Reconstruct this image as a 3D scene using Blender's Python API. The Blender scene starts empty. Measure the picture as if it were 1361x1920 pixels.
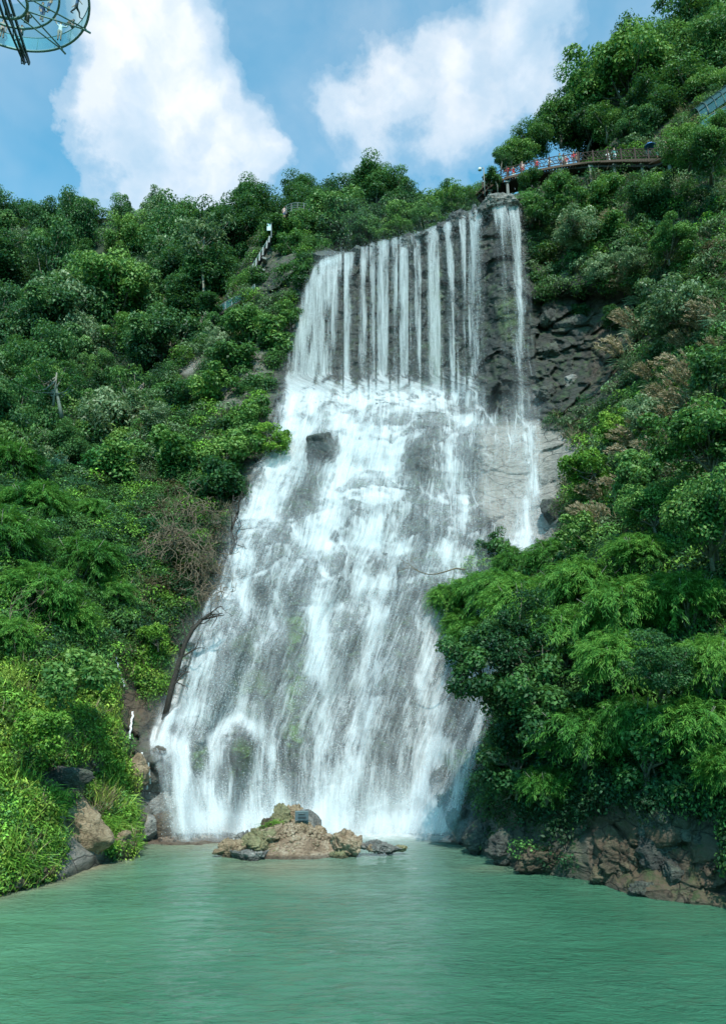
import bpy, math, random
import numpy as np
from mathutils import Vector, Matrix

rng = np.random.default_rng(11)
random.seed(11)
SC = bpy.context.scene
COL = SC.collection
PI = math.pi

# ------------------------------------------------------------------ camera model (metres; photo is 1361 x 1920)
H = 6.4
F = 1450.0
PIT = math.radians(15.0)
CP, SP = math.cos(PIT), math.sin(PIT)

def at(px, py, Y):
    """world point at depth Y (metres north of the viewpoint) seen at photo pixel (px,py)"""
    px = np.asarray(px, float); py = np.asarray(py, float); Y = np.asarray(Y, float)
    s = (960.0 - py) / F
    dy = CP - s * SP
    dz = SP + s * CP
    k = Y / dy
    return np.stack([(px - 680.5) / F * k, Y + 0 * k, H + dz * k], -1)

def V(px, py, Y):
    return Vector(at(px, py, Y).tolist())

def proj(P):
    X, Y, Z = P[..., 0], P[..., 1], P[..., 2] - H
    d = Y * CP + Z * SP
    u = -Y * SP + Z * CP
    return 680.5 + F * X / d, 960.0 - F * u / d

def Yw(py):
    """depth at which the pool surface (z=0) is seen at row py"""
    s = (960.0 - np.asarray(py, float)) / F
    dy = CP - s * SP
    dz = SP + s * CP
    return -H / dz * dy

# ------------------------------------------------------------------ numpy noise
def _h(i, j, k, seed):
    n = (i * 374761393 + j * 668265263 + k * 2147483647 + seed * 1274126177) & 0xFFFFFFFF
    n = ((n ^ (n >> 13)) * 1274126177) & 0xFFFFFFFF
    n = ((n ^ (n >> 16)) * 2246822519) & 0xFFFFFFFF
    return ((n ^ (n >> 15)) & 0xFFFFFF) / float(0xFFFFFF)

def vnoise(P, seed=0):
    P = np.asarray(P, float)
    I = np.floor(P).astype(np.int64)
    f = P - I
    f = f * f * (3 - 2 * f)
    r = 0
    for a in (0, 1):
        for b in (0, 1):
            for c in (0, 1):
                w = (f[..., 0] if a else 1 - f[..., 0]) * (f[..., 1] if b else 1 - f[..., 1]) * (f[..., 2] if c else 1 - f[..., 2])
                r = r + w * _h(I[..., 0] + a, I[..., 1] + b, I[..., 2] + c, seed)
    return r * 2 - 1

def fbm(P, octs=4, seed=0, gain=0.5, ridged=False):
    r = 0; a = 1.0; t = 0; Q = np.asarray(P, float)
    for o in range(octs):
        n = vnoise(Q, seed + o * 17)
        if ridged: n = 1 - 2 * np.abs(n)
        r = r + a * n; t += a
        Q = Q * 2.03 + 7.3; a *= gain
    return r / t

def worley(P, seed=0):
    """F1, F2 and a random value of the nearest cell"""
    P = np.asarray(P, float)
    I = np.floor(P).astype(np.int64)
    F1 = np.full(P.shape[:-1], 9.0); F2 = F1.copy(); R = F1 * 0
    for a in (-1, 0, 1):
        for b in (-1, 0, 1):
            for c in (-1, 0, 1):
                i, j, k = I[..., 0] + a, I[..., 1] + b, I[..., 2] + c
                d = np.sqrt((i + _h(i, j, k, seed) - P[..., 0]) ** 2 + (j + _h(i, j, k, seed + 1) - P[..., 1]) ** 2 + (k + _h(i, j, k, seed + 2) - P[..., 2]) ** 2)
                m = d < F1
                F2 = np.where(m, F1, np.minimum(F2, d))
                R = np.where(m, _h(i, j, k, seed + 3), R)
                F1 = np.where(m, d, F1)
    return F1, F2, R

def sstep(x, a, b):
    t = np.clip((x - a) / (b - a), 0, 1)
    return t * t * (3 - 2 * t)

# ------------------------------------------------------------------ object helpers
def tag(o, label=None, cat=None, group=None, kind=None):
    if label: o['label'] = label
    if cat: o['category'] = cat
    if group: o['group'] = group
    if kind: o['kind'] = kind
    return o

def empty(name, loc, label, cat, group=None, rz=0.0):
    o = bpy.data.objects.new(name, None); COL.objects.link(o)
    o.empty_display_size = 0.2
    o.location = loc; o.rotation_euler = (0, 0, rz)
    return tag(o, label, cat, group)

def mesh_np(name, verts, faces, mat=None, smooth=False, attrs=None):
    """verts (N,3); faces (M,k) of equal size k"""
    verts = np.ascontiguousarray(verts, np.float32); faces = np.ascontiguousarray(faces, np.int32)
    me = bpy.data.meshes.new(name)
    M, k = faces.shape
    me.vertices.add(len(verts)); me.vertices.foreach_set('co', verts.ravel())
    me.loops.add(M * k); me.loops.foreach_set('vertex_index', faces.ravel())
    me.polygons.add(M)
    me.polygons.foreach_set('loop_start', np.arange(M, dtype=np.int32) * k)
    me.polygons.foreach_set('loop_total', np.full(M, k, np.int32))
    if smooth: me.polygons.foreach_set('use_smooth', np.ones(M, bool))
    me.update(calc_edges=True)
    for an, arr in (attrs or {}).items():
        arr = np.ascontiguousarray(arr, np.float32)
        if arr.ndim == 1:
            a = me.attributes.new(an, 'FLOAT', 'POINT'); a.data.foreach_set('value', arr)
        else:
            if arr.shape[1] == 3: arr = np.concatenate([arr, np.ones((len(arr), 1), np.float32)], 1)
            a = me.attributes.new(an, 'FLOAT_COLOR', 'POINT'); a.data.foreach_set('color', np.ascontiguousarray(arr, np.float32).ravel())
    if mat: me.materials.append(mat)
    return me

def obj(name, me, parent=None, loc=None):
    o = bpy.data.objects.new(name, me); COL.objects.link(o)
    if parent is not None: o.parent = parent
    if loc is not None: o.location = loc
    return o

class MB:
    """collects boxes, bars and tubes into one mesh"""
    def __init__(s): s.v = []; s.f = []; s.n = 0; s.mi = []
    def add(s, v, f, m=0):
        for q in f: s.f.append([i + s.n for i in q]); s.mi.append(m)
        s.v += [tuple(p) for p in v]; s.n += len(v)
    def box(s, c, sx, sy, sz, rz=0.0, m=0):
        c = Vector(c); R = Matrix.Rotation(rz, 3, 'Z')
        v = [c + R @ Vector((x * sx / 2, y * sy / 2, z * sz / 2)) for x in (-1, 1) for y in (-1, 1) for z in (-1, 1)]
        s.add(v, [(0, 1, 3, 2), (4, 6, 7, 5), (0, 4, 5, 1), (2, 3, 7, 6), (0, 2, 6, 4), (1, 5, 7, 3)], m)
    def beam(s, a, b, w, h, m=0):
        a, b = Vector(a), Vector(b); d = (b - a).normalized()
        side = d.cross(Vector((0, 0, 1)))
        if side.length < 1e-3: side = Vector((1, 0, 0))
        side.normalize(); up = side.cross(d)
        v = []
        for p in (a, b):
            for x, z in ((-1, -1), (1, -1), (1, 1), (-1, 1)): v.append(p + side * x * w / 2 + up * z * h / 2)
        s.add(v, [(3, 2, 1, 0), (4, 5, 6, 7), (0, 1, 5, 4), (1, 2, 6, 5), (2, 3, 7, 6), (3, 0, 4, 7)], m)
    def tube(s, pts, rad, seg=6, m=0, cap=True):
        pts = [Vector(p) for p in pts]
        if not hasattr(rad, '__len__'): rad = [rad] * len(pts)
        base = s.n; prev = None
        for i, p in enumerate(pts):
            d = (pts[min(i + 1, len(pts) - 1)] - pts[max(i - 1, 0)])
            d = d.normalized() if d.length > 1e-9 else Vector((0, 0, 1))
            if prev is None:
                r = d.cross(Vector((0, 0, 1)))
                if r.length < 1e-2: r = d.cross(Vector((1, 0, 0)))
            else: r = prev - d * prev.dot(d)
            r.normalize(); prev = r; q = d.cross(r)
            for j in range(seg):
                t = 2 * PI * j / seg
                s.v.append(tuple(p + (r * math.cos(t) + q * math.sin(t)) * rad[i]))
        s.n += seg * len(pts)
        for i in range(len(pts) - 1):
            for j in range(seg):
                a = base + i * seg + j; b = base + i * seg + (j + 1) % seg
                s.f.append([a, b, b + seg, a + seg]); s.mi.append(m)
        if cap:
            s.f.append([base + j for j in range(seg)][::-1]); s.mi.append(m)
            s.f.append([base + (len(pts) - 1) * seg + j for j in range(seg)]); s.mi.append(m)
    def mesh(s, name, mats, smooth=False):
        me = bpy.data.meshes.new(name); me.from_pydata(s.v, [], s.f); me.update()
        for m in (mats if isinstance(mats, (list, tuple)) else [mats]): me.materials.append(m)
        me.polygons.foreach_set('material_index', np.array(s.mi, np.int32))
        if smooth: me.polygons.foreach_set('use_smooth', np.ones(len(s.f), bool))
        return me
    def build(s, name, mats, parent=None, smooth=False, loc=None):
        return obj(name, s.mesh(name, mats, smooth), parent, loc)

def copy_tree(o, parent=None):
    c = o.copy(); COL.objects.link(c)
    if parent is not None: c.parent = parent
    for ch in list(o.children): copy_tree(ch, c)
    return c

# ------------------------------------------------------------------ materials
def newmat(name):
    m = bpy.data.materials.new(name); m.use_nodes = True
    nt = m.node_tree; nt.nodes.clear()
    out = nt.nodes.new('ShaderNodeOutputMaterial')
    return m, nt, out

class NT:
    def __init__(s, nt): s.nt = nt
    def n(s, t, **kw):
        nd = s.nt.nodes.new(t)
        for k, v in kw.items():
            if k.startswith('i_'):
                key = k[2:]; key = int(key) if key.isdigit() else key.replace('_', ' ')
                nd.inputs[key].default_value = v
            else: setattr(nd, k, v)
        return nd
    def l(s, a, b): s.nt.links.new(a, b)
    def math(s, op, a, b=None, clamp=False):
        nd = s.n('ShaderNodeMath', operation=op); nd.use_clamp = clamp
        for i, x in enumerate((a, b)):
            if x is None: continue
            if isinstance(x, (int, float)): nd.inputs[i].default_value = x
            else: s.l(x, nd.inputs[i])
        return nd.outputs[0]
    def mix(s, fac, a, b, typ='RGBA', blend='MIX'):
        nd = s.n('ShaderNodeMix', data_type=typ); 
        if typ == 'RGBA': nd.blend_type = blend; ia, ib, o = 6, 7, 2
        else: ia, ib, o = 2, 3, 0
        for i, x in ((0, fac), (ia, a), (ib, b)):
            if isinstance(x, (int, float)): nd.inputs[i].default_value = x
            elif isinstance(x, (tuple, list)): nd.inputs[i].default_value = (*x, 1.0)[:4]
            else: s.l(x, nd.inputs[i])
        return nd.outputs[o]
    def noise(s, vec, scale, detail=4.0, rough=0.55, typ='FBM', lac=2.0, dist=0.0):
        nd = s.n('ShaderNodeTexNoise'); nd.noise_type = typ
        nd.inputs['Scale'].default_value = scale; nd.inputs['Detail'].default_value = detail; nd.inputs['Roughness'].default_value = rough
        nd.inputs['Distortion'].default_value = dist
        if vec is not None: s.l(vec, nd.inputs['Vector'])
        return nd.outputs['Fac']
    def ramp(s, fac, stops, interp='LINEAR'):
        nd = s.n('ShaderNodeValToRGB'); cr = nd.color_ramp; cr.interpolation = interp
        while len(cr.elements) < len(stops): cr.elements.new(0.5)
        for e, (p, c) in zip(cr.elements, stops):
            e.position = p; e.color = (c, c, c, 1) if isinstance(c, (int, float)) else (*c, 1)
        s.l(fac, nd.inputs[0]); return nd.outputs[0]
    def mapping(s, vec, scale=(1, 1, 1), rot=(0, 0, 0)):
        nd = s.n('ShaderNodeMapping'); nd.inputs['Scale'].default_value = scale; nd.inputs['Rotation'].default_value = rot
        s.l(vec, nd.inputs['Vector']); return nd.outputs[0]
    def bump(s, h, strength=0.5, dist=0.1):
        nd = s.n('ShaderNodeBump'); nd.inputs['Strength'].default_value = strength; nd.inputs['Distance'].default_value = dist
        s.l(h, nd.inputs['Height']); return nd.outputs[0]

def simple(name, col, rough=0.6, metal=0.0, var=0.25, scale=6.0, spec=0.5):
    m, nt, out = newmat(name); t = NT(nt)
    g = t.n('ShaderNodeNewGeometry')
    nz = t.noise(g.outputs['Position'], scale, 5)
    f = t.ramp(nz, [(0.3, 1 - var), (0.7, 1 + var)])
    c = t.mix(1.0, col, f, blend='MULTIPLY')
    b = t.n('ShaderNodeBsdfPrincipled'); b.inputs['Roughness'].default_value = rough; b.inputs['Metallic'].default_value = metal
    b.inputs['Specular IOR Level'].default_value = spec
    t.l(c, b.inputs['Base Color']); t.l(t.bump(nz, 0.2, 0.02), b.inputs['Normal'])
    t.l(b.outputs[0], out.inputs[0]); return m

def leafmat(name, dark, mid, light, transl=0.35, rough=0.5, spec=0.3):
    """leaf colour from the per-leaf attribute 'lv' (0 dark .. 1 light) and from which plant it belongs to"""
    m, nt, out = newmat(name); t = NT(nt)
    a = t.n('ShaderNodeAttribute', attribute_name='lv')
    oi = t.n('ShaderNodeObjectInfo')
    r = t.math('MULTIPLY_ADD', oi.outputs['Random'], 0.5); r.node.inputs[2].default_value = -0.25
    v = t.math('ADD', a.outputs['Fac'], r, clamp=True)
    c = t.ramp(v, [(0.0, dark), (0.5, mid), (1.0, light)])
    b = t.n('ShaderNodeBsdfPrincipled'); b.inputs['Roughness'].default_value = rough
    b.inputs['Specular IOR Level'].default_value = spec
    t.l(c, b.inputs['Base Color'])
    tr = t.n('ShaderNodeBsdfTranslucent')
    tc = t.mix(0.5, c, (0.10, 0.22, 0.02)); t.l(tc, tr.inputs['Color'])
    ms = t.n('ShaderNodeMixShader'); ms.inputs[0].default_value = transl
    t.l(b.outputs[0], ms.inputs[1]); t.l(tr.outputs[0], ms.inputs[2]); t.l(ms.outputs[0], out.inputs[0])
    return m

M = {}
M['leaf_far'] = leafmat('leaf_far', (0.022, 0.072, 0.034), (0.066, 0.180, 0.060), (0.185, 0.330, 0.095))
M['leaf_dark'] = leafmat('leaf_dark', (0.012, 0.052, 0.022), (0.038, 0.125, 0.040), (0.110, 0.250, 0.065))
M['leaf_mid'] = leafmat('leaf_mid', (0.030, 0.090, 0.028), (0.092, 0.225, 0.052), (0.240, 0.400, 0.090))
M['leaf_pale'] = leafmat('leaf_pale', (0.075, 0.13, 0.070), (0.19, 0.29, 0.14), (0.42, 0.50, 0.30), rough=0.4)
M['leaf_bright'] = leafmat('leaf_bright', (0.06, 0.16, 0.024), (0.17, 0.36, 0.042), (0.37, 0.55, 0.09))
M['leaf_bamboo'] = leafmat('leaf_bamboo', (0.022, 0.095, 0.024), (0.082, 0.265, 0.042), (0.21, 0.44, 0.075), transl=0.42)
M['leaf_dry'] = leafmat('leaf_dry', (0.16, 0.12, 0.07), (0.34, 0.27, 0.17), (0.60, 0.48, 0.34))
M['bark'] = simple('bark', (0.11, 0.10, 0.075), 0.9, var=0.4, scale=9)
M['bark_pale'] = simple('bark_pale', (0.20, 0.19, 0.15), 0.85, var=0.35, scale=7)
M['deadwood'] = simple('deadwood', (0.035, 0.028, 0.022), 0.85, var=0.5, scale=9)
M['twig'] = simple('twig', (0.15, 0.115, 0.075), 0.9, var=0.4, scale=5)
# ------------------------------------------------------------------ terrain of the gorge
WL = [(-320, 1765), (0, 1675), (60, 1662), (120, 1648), (190, 1622), (248, 1606), (262, 1580), (300, 1567), (350, 1562), (400, 1553), (560, 1553), (815, 1555), (836, 1572), (900, 1600), (975, 1634), (1100, 1650), (1180, 1680), (1361, 1705), (1680, 1770)]
def wl(px): return np.interp(px, [a for a, b in WL], [b for a, b in WL])

COLS = {
 -320: [(1400, 30), (1200, 34), (1000, 42), (860, 50)],
 0:    [(1500, 34), (1350, 36.5), (1200, 40), (1000, 46), (880, 54)],
 150:  [(1500, 38.5), (1350, 42), (1200, 45), (1000, 52), (890, 60)],
 230:  [(1500, 43), (1350, 46), (1200, 48.5), (1000, 55), (850, 64)],
 300:  [(1480, 47.6), (1350, 49), (1200, 51), (1000, 56), (850, 63), (720, 73)],
 400:  [(1400, 50), (1200, 52), (1000, 57), (850, 63), (700, 71), (600, 81)],
 480:  [(1400, 50.5), (1200, 53), (1000, 57.5), (850, 62), (760, 65), (650, 70), (560, 75), (470, 80), (440, 84)],
 560:  [(1400, 50.5), (1200, 53), (1000, 57), (850, 61.5), (780, 64), (700, 69.5), (600, 71), (500, 73), (440, 82)],
 640:  [(1400, 50.5), (1200, 53), (1000, 57), (850, 61), (760, 65), (738, 66.6), (722, 70.3), (484, 71.3), (476, 72.5)],
 760:  [(1400, 50.5), (1200, 53), (1000, 57), (850, 61), (780, 63.4), (735, 65.5), (722, 68.6), (455, 69.3), (446, 70.5)],
 830:  [(1400, 50.5), (1200, 53), (1000, 57), (880, 60.5), (800, 61.6), (770, 63.5), (755, 66.8), (425, 67.6), (417, 69)],
 880:  [(1400, 49), (1200, 52.5), (1000, 56.5), (850, 60), (800, 61.2), (785, 65), (402, 65.8), (394, 67)],
 960:  [(1500, 39.5), (1300, 42), (1150, 46), (1050, 52), (1000, 55.5), (850, 59.5), (795, 61), (785, 62.6), (376, 64), (366, 65.5)],
 1020: [(1500, 37.5), (1300, 39), (1150, 42.5), (1060, 49), (1000, 55), (850, 59.6), (790, 60.8), (700, 63), (560, 65), (480, 65.5), (400, 66.5), (345, 68)],
 1100: [(1500, 35), (1300, 36.5), (1150, 39), (1050, 43.5), (900, 52), (800, 58), (700, 61), (560, 64), (535, 61.5), (440, 63), (380, 66), (325, 69)],
 1200: [(1500, 33), (1300, 34), (1100, 37.5), (950, 43.5), (800, 50), (680, 56), (560, 60.5), (525, 58.8), (400, 61.5), (300, 66), (200, 74)],
 1361: [(1500, 30), (1300, 31.5), (1100, 34), (950, 37), (800, 41), (650, 46), (500, 51), (350, 57), (200, 64), (60, 74)],
 1680: [(1500, 25.5), (1300, 27), (1100, 29), (950, 31), (800, 34), (650, 38), (500, 42), (350, 47), (200, 52), (-150, 66)],
}
cx = sorted(COLS)
RIDGE = [(c, COLS[c][-1][0]) for c in cx]
def ridge(px): return np.interp(px, [a for a, b in RIDGE], [b for a, b in RIDGE])
GX = np.arange(-320, 1681, 2.5); GY = np.arange(-200, 1850, 2.5)
colY = []
for c in cx:
    w = float(wl(c)); pts = [(w, float(Yw(w)))] + COLS[c]; pts = pts[::-1]
    colY.append(np.interp(GY, [p for p, y in pts], [y for p, y in pts]))
colY = np.array(colY).T                                    # (GY, cols)
Y0 = np.array([np.interp(GX, cx, r) for r in colY])        # (GY, GX)
def boxblur(A, k, axis):
    if k < 1: return A
    pad = [(0, 0), (0, 0)]; pad[axis] = (k, k)
    B = np.cumsum(np.pad(A, pad, mode='edge'), axis=axis)
    B = np.concatenate([np.zeros_like(np.take(B, [0], axis)), B], axis)
    n = A.shape[axis]
    return (np.take(B, np.arange(2 * k + 1, 2 * k + 1 + n), axis) - np.take(B, np.arange(0, n), axis)) / (2 * k + 1)
for _ in range(2): Y0 = boxblur(Y0, 7, 1)
Y0 = boxblur(Y0, 1, 0)
PX, PY = np.meshgrid(GX, GY)
W = wl(PX); YW = Yw(W)
t_ = sstep(W - PY, 0, 70)
Y0 = np.where(PY >= W, YW, YW * (1 - t_) + Y0 * t_)

def blob(px, py, rx, ry): return np.exp(-(((PX - px) / rx) ** 2 + ((PY - py) / ry) ** 2))
def poly(pts, soft=8):
    """soft mask of a polygon on the photo grid"""
    x, y = PX, PY; ins = np.zeros(x.shape, bool); n = len(pts)
    for i in range(n):
        (x1, y1), (x2, y2) = pts[i], pts[(i + 1) % n]
        if y1 == y2: continue
        c = ((y1 > y) != (y2 > y)) & (x < (x2 - x1) * (y - y1) / (y2 - y1) + x1)
        ins ^= c
    A = ins.astype(float); k = max(1, int(soft / 2.5 / 2))
    for _ in range(2): A = boxblur(boxblur(A, k, 0), k, 1)
    return A

FALLS = poly([(600, 480), (640, 470), (760, 440), (840, 405), (970, 366), (985, 500), (1000, 700), (1012, 850), (1010, 1050), (960, 1200), (900, 1400), (860, 1560), (330, 1560), (285, 1390), (330, 1250), (400, 1100), (450, 950), (500, 830), (525, 700), (560, 580)], 14)
# boulders and domes in the cascade: (px, py, rx, ry, metres forward)
BUMPS = [(605, 832, 34, 34, 2.0), (800, 836, 52, 58, 2.4), (895, 830, 46, 40, 1.4), (720, 775, 60, 26, 1.2), (600, 770, 50, 30, 1.0), (560, 945, 40, 50, 1.2), (640, 960, 50, 60, 1.0),
 (700, 930, 55, 45, 1.4), (800, 960, 50, 60, 1.3), (880, 980, 60, 60, 1.0), (500, 1010, 50, 50, 1.3), (590, 1070, 50, 50, 1.3), (680, 1050, 60, 34, 1.5), (790, 1090, 60, 50, 1.2),
 (488, 1115, 22, 34, 1.6), (440, 1180, 40, 60, 1.4), (540, 1170, 34, 70, 1.0), (450, 1395, 38, 48, 2.4), (375, 1420, 22, 44, 1.7), (400, 1300, 60, 40, 1.0), (350, 1370, 36, 30, 1.4), (825, 1470, 24, 50, 1.8),
 (760, 1200, 40, 60, 0.9), (640, 1190, 40, 60, 0.8), (300, 1440, 36, 46, 1.6), (930, 700, 50, 70, 1.2), (950, 560, 40, 60, 0.9), (1030, 840, 50, 50, 0.8), (1020, 960, 36, 50, 0.8), (290, 1530, 60, 30, 0.9)]
for (a, b, c, d, e) in BUMPS: Y0 = Y0 - e * np.exp(-((((PX - a) / c) ** 2 + ((PY - b) / d) ** 2) ** 1.6))
P0 = at(PX, PY, Y0)
rockmask = np.clip(FALLS + poly([(985, 480), (1060, 500), (1180, 540), (1200, 700), (1120, 790), (1090, 880), (1060, 1010), (1000, 1030), (985, 800)], 20)
                   + poly([(330, 700), (480, 640), (540, 600), (520, 780), (440, 830), (360, 780)], 25) + poly([(480, 430), (560, 470), (560, 560), (490, 570)], 15), 0, 1)
# crags: tilted strata blocks
def rot(P, ax, an):
    R = np.array(Matrix.Rotation(an, 3, ax)); return P @ R.T
Q = rot(P0, 'Y', 0.35) * np.array([0.28, 0.28, 0.5])
Q = Q + 0.25 * np.stack([fbm(P0 * 0.5, 2, 5), fbm(P0 * 0.5, 2, 6), fbm(P0 * 0.5, 2, 7)], -1)
f1, f2, rr = worley(Q, 3)
g1, g2, gr = worley(rot(P0, 'Y', -0.5) * np.array([0.75, 0.75, 1.4]) + 0.2 * fbm(P0, 2, 9)[..., None], 8)
crag = (rr - 0.5) * 1.6 - np.clip(0.12 - (f2 - f1), 0, 1) * 3 + (gr - 0.5) * 0.55 - np.clip(0.1 - (g2 - g1), 0, 1) * 1.5
soft = 1.3 * fbm(P0 * 0.16, 3, 21) + 0.5 * fbm(P0 * 0.6, 3, 31)
fine = 0.22 * fbm(P0 * np.array([1.6, 1.6, 1.0]), 4, 41, ridged=True)
# colours of the bare ground: wet dark rock, plus overhang shade painted on the right cliff / pale slab / orange soil
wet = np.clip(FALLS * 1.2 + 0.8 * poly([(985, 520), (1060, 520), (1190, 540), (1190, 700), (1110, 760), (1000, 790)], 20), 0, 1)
slab = np.clip(poly([(900, 800), (1000, 790), (1090, 830), (1100, 870), (1060, 900), (1040, 1010), (960, 1020), (900, 950)], 14)
               + 0.8 * poly([(90, 1520), (190, 1510), (200, 1600), (110, 1645)], 8) + 0.5 * poly([(240, 1420), (330, 1500), (330, 1570), (255, 1600)], 8) + 0.7 * poly([(330, 690), (385, 650), (390, 680), (350, 705)], 6)
               + 0.45 * poly([(380, 690), (500, 650), (500, 760), (400, 770)], 14), 0, 1)
soil = np.clip(poly([(1090, 560), (1190, 540), (1190, 720), (1110, 740)], 20) * 0.25 + poly([(150, 1370), (215, 1385), (215, 1430), (160, 1420)], 10) + poly([(1100, 1500), (1361, 1600), (1361, 1710), (1110, 1655)], 20) * 0.45
               + poly([(180, 1080), (260, 1080), (300, 1380), (210, 1380)], 30) * 0.45 + poly([(300, 1545), (400, 1545), (390, 1580), (310, 1580)], 8) * 0.8, 0, 1)

near_w = sstep(W - PY, 0, 45)
wall = sstep(740 - PY, 0, 30) * FALLS
amp = (0.35 + 0.75 * near_w) * (1 - 0.72 * np.clip(slab, 0, 1))
disp = rockmask * (crag * (0.85 - 0.45 * wall) + 0.5 * soft + fine) + (1 - rockmask) * (soft + 0.5 * crag + fine)
YM = Y0 - disp * amp
YM = np.where(PY >= W, np.minimum(YM, YW + 0.3), YM)
def look(A, px, py):
    x = np.clip((px - GX[0]) / 2.5, 0, len(GX) - 1.001); y = np.clip((py - GY[0]) / 2.5, 0, len(GY) - 1.001)
    i = x.astype(int); j = y.astype(int); fx = x - i; fy = y - j
    return (A[j, i] * (1 - fx) + A[j, i + 1] * fx) * (1 - fy) + (A[j + 1, i] * (1 - fx) + A[j + 1, i + 1] * fx) * fy
def surf(px, py): return look(YM, np.asarray(px, float), np.asarray(py, float))

nu, nv = 900, 900
us = np.linspace(-320, 1680, nu)
rv = ridge(us); wv = wl(us) + 90
vs = np.linspace(0, 1, nv)
pxm = np.repeat(us[None, :], nv, 0); pym = rv[None, :] * (1 - vs[:, None]) + wv[None, :] * vs[:, None]
pts = at(pxm, pym, surf(pxm, pym))
# back of the ridge: falls away behind
back = []
for (dy, dz) in ((30, -22), (12, -7), (5, -1.6), (2, -0.2)):
    b = pts[0].copy(); b[:, 1] += dy; b[:, 2] += dz + 0.5 * fbm(b * 0.5, 2, 3); back.append(b)
allp = np.concatenate([np.array(back), pts], 0)
pxa = np.concatenate([np.repeat(pxm[:1], 4, 0), pxm]); pya = np.concatenate([np.repeat(pym[:1], 4, 0), pym])
NR, NC = allp.shape[:2]
def gridfaces(R, C):
    i = np.arange(R - 1)[:, None] * C + np.arange(C - 1)[None, :]
    return np.stack([i, i + C, i + C + 1, i + 1], -1).reshape(-1, 4)
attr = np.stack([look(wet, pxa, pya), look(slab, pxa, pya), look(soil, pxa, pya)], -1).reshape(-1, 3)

def rockmaterial():
    m, nt, out = newmat('gorge_rock'); t = NT(nt)
    g = t.n('ShaderNodeNewGeometry'); pos = g.outputs['Position']
    at_ = t.n('ShaderNodeAttribute', attribute_name='zone'); sp = t.n('ShaderNodeSeparateColor'); t.l(at_.outputs['Color'], sp.inputs[0])
    n1 = t.noise(t.mapping(pos, (1, 1, 1.8), (0, 0.35, 0)), 0.35, 8, 0.65)
    n2 = t.noise(t.mapping(pos, (1, 1, 2.6), (0, -0.5, 0.3)), 2.2, 8, 0.7)
    dry = t.ramp(n1, [(0.25, (0.030, 0.028, 0.021)), (0.5, (0.085, 0.078, 0.060)), (0.75, (0.19, 0.17, 0.135))])
    dry = t.mix(t.ramp(n2, [(0.35, 0.0), (0.7, 0.75)]), dry, (0.055, 0.065, 0.050))
    wet_shade_c = t.ramp(n1, [(0.25, (0.008, 0.010, 0.009)), (0.5, (0.021, 0.024, 0.021)), (0.75, (0.062, 0.063, 0.054))])
    c = t.mix(sp.outputs[0], dry, wet_shade_c)
    sl = t.ramp(n2, [(0.3, (0.16, 0.145, 0.125)), (0.6, (0.34, 0.31, 0.275)), (0.8, (0.42, 0.37, 0.32))])
    c = t.mix(t.math('MULTIPLY', sp.outputs[1], 0.9), c, sl)
    so = t.ramp(n2, [(0.3, (0.09, 0.045, 0.022)), (0.7, (0.25, 0.125, 0.06))])
    c = t.mix(t.math('MULTIPLY', sp.outputs[2], 0.8), c, so)
    sep = t.n('ShaderNodeSeparateXYZ'); t.l(g.outputs['Normal'], sep.inputs[0])
    n3 = t.noise(pos, 1.1, 6, 0.7)
    mo = t.math('MULTIPLY', t.ramp(n3, [(0.48, 0.0), (0.62, 1.0)]), t.ramp(sep.outputs[2], [(0.0, 0.25), (0.6, 1.0)]))
    mo = t.math('MULTIPLY', mo, t.math('SUBTRACT', 1.0, t.math('MULTIPLY', sp.outputs[1], 0.85)))
    c = t.mix(t.math('MULTIPLY', mo, 0.75), c, (0.035, 0.075, 0.018))
    # thin cracks
    vo = t.n('ShaderNodeTexVoronoi', feature='DISTANCE_TO_EDGE'); vo.inputs['Scale'].default_value = 0.55
    nz = t.n('ShaderNodeTexNoise'); nz.inputs['Scale'].default_value = 0.9; nz.inputs['Detail'].default_value = 4; t.l(pos, nz.inputs['Vector'])
    ad = t.n('ShaderNodeVectorMath', operation='ADD'); t.l(t.mapping(pos, (1, 1, 2.1), (0, 0.5, 0)), ad.inputs[0]); t.l(nz.outputs['Color'], ad.inputs[1]); t.l(ad.outputs[0], vo.inputs['Vector'])
    cr = t.ramp(vo.outputs['Distance'], [(0.0, 0.35), (0.035, 1.0)])
    c = t.mix(1.0, c, cr, blend='MULTIPLY')
    c = t.mix(t.math('MULTIPLY', t.n('ShaderNodeAttribute', attribute_name='mossy').outputs['Fac'], t.ramp(n3, [(0.38, 0.1), (0.6, 1.0)])), c, (0.075, 0.15, 0.02))
    hs = t.math('ADD', t.math('MULTIPLY', n2, 1.0), t.math('MULTIPLY', cr, 0.35))
    b = t.n('ShaderNodeBsdfPrincipled')
    t.l(c, b.inputs['Base Color'])
    t.l(t.mix(sp.outputs[0], 0.85, 0.42, 'FLOAT'), b.inputs['Roughness'])
    t.l(t.bump(hs, 0.9, 0.25), b.inputs['Normal'])
    t.l(b.outputs[0], out.inputs[0]); return m
M['rock'] = rockmaterial()
terr = obj('hillside', mesh_np('hillside', allp.reshape(-1, 3), gridfaces(NR, NC), M['rock'], True, {'zone': attr, 'mossy': look(np.clip(poly([(545, 1150), (570, 1150), (575, 1290), (565, 1420), (535, 1420), (540, 1280)], 10) + poly([(430, 1400), (475, 1400), (480, 1480), (430, 1480)], 10) + poly([(360, 1400), (388, 1400), (388, 1450), (360, 1450)], 8) + .6 * poly([(430, 1200), (490, 1180), (500, 1320), (440, 1330)], 20) + .5 * poly([(930, 560), (970, 560), (980, 640), (940, 640)], 12) + .6 * poly([(800, 500), (826, 500), (826, 720), (806, 720)], 8), 0, 1), pxa, pya).reshape(-1)}))
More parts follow.
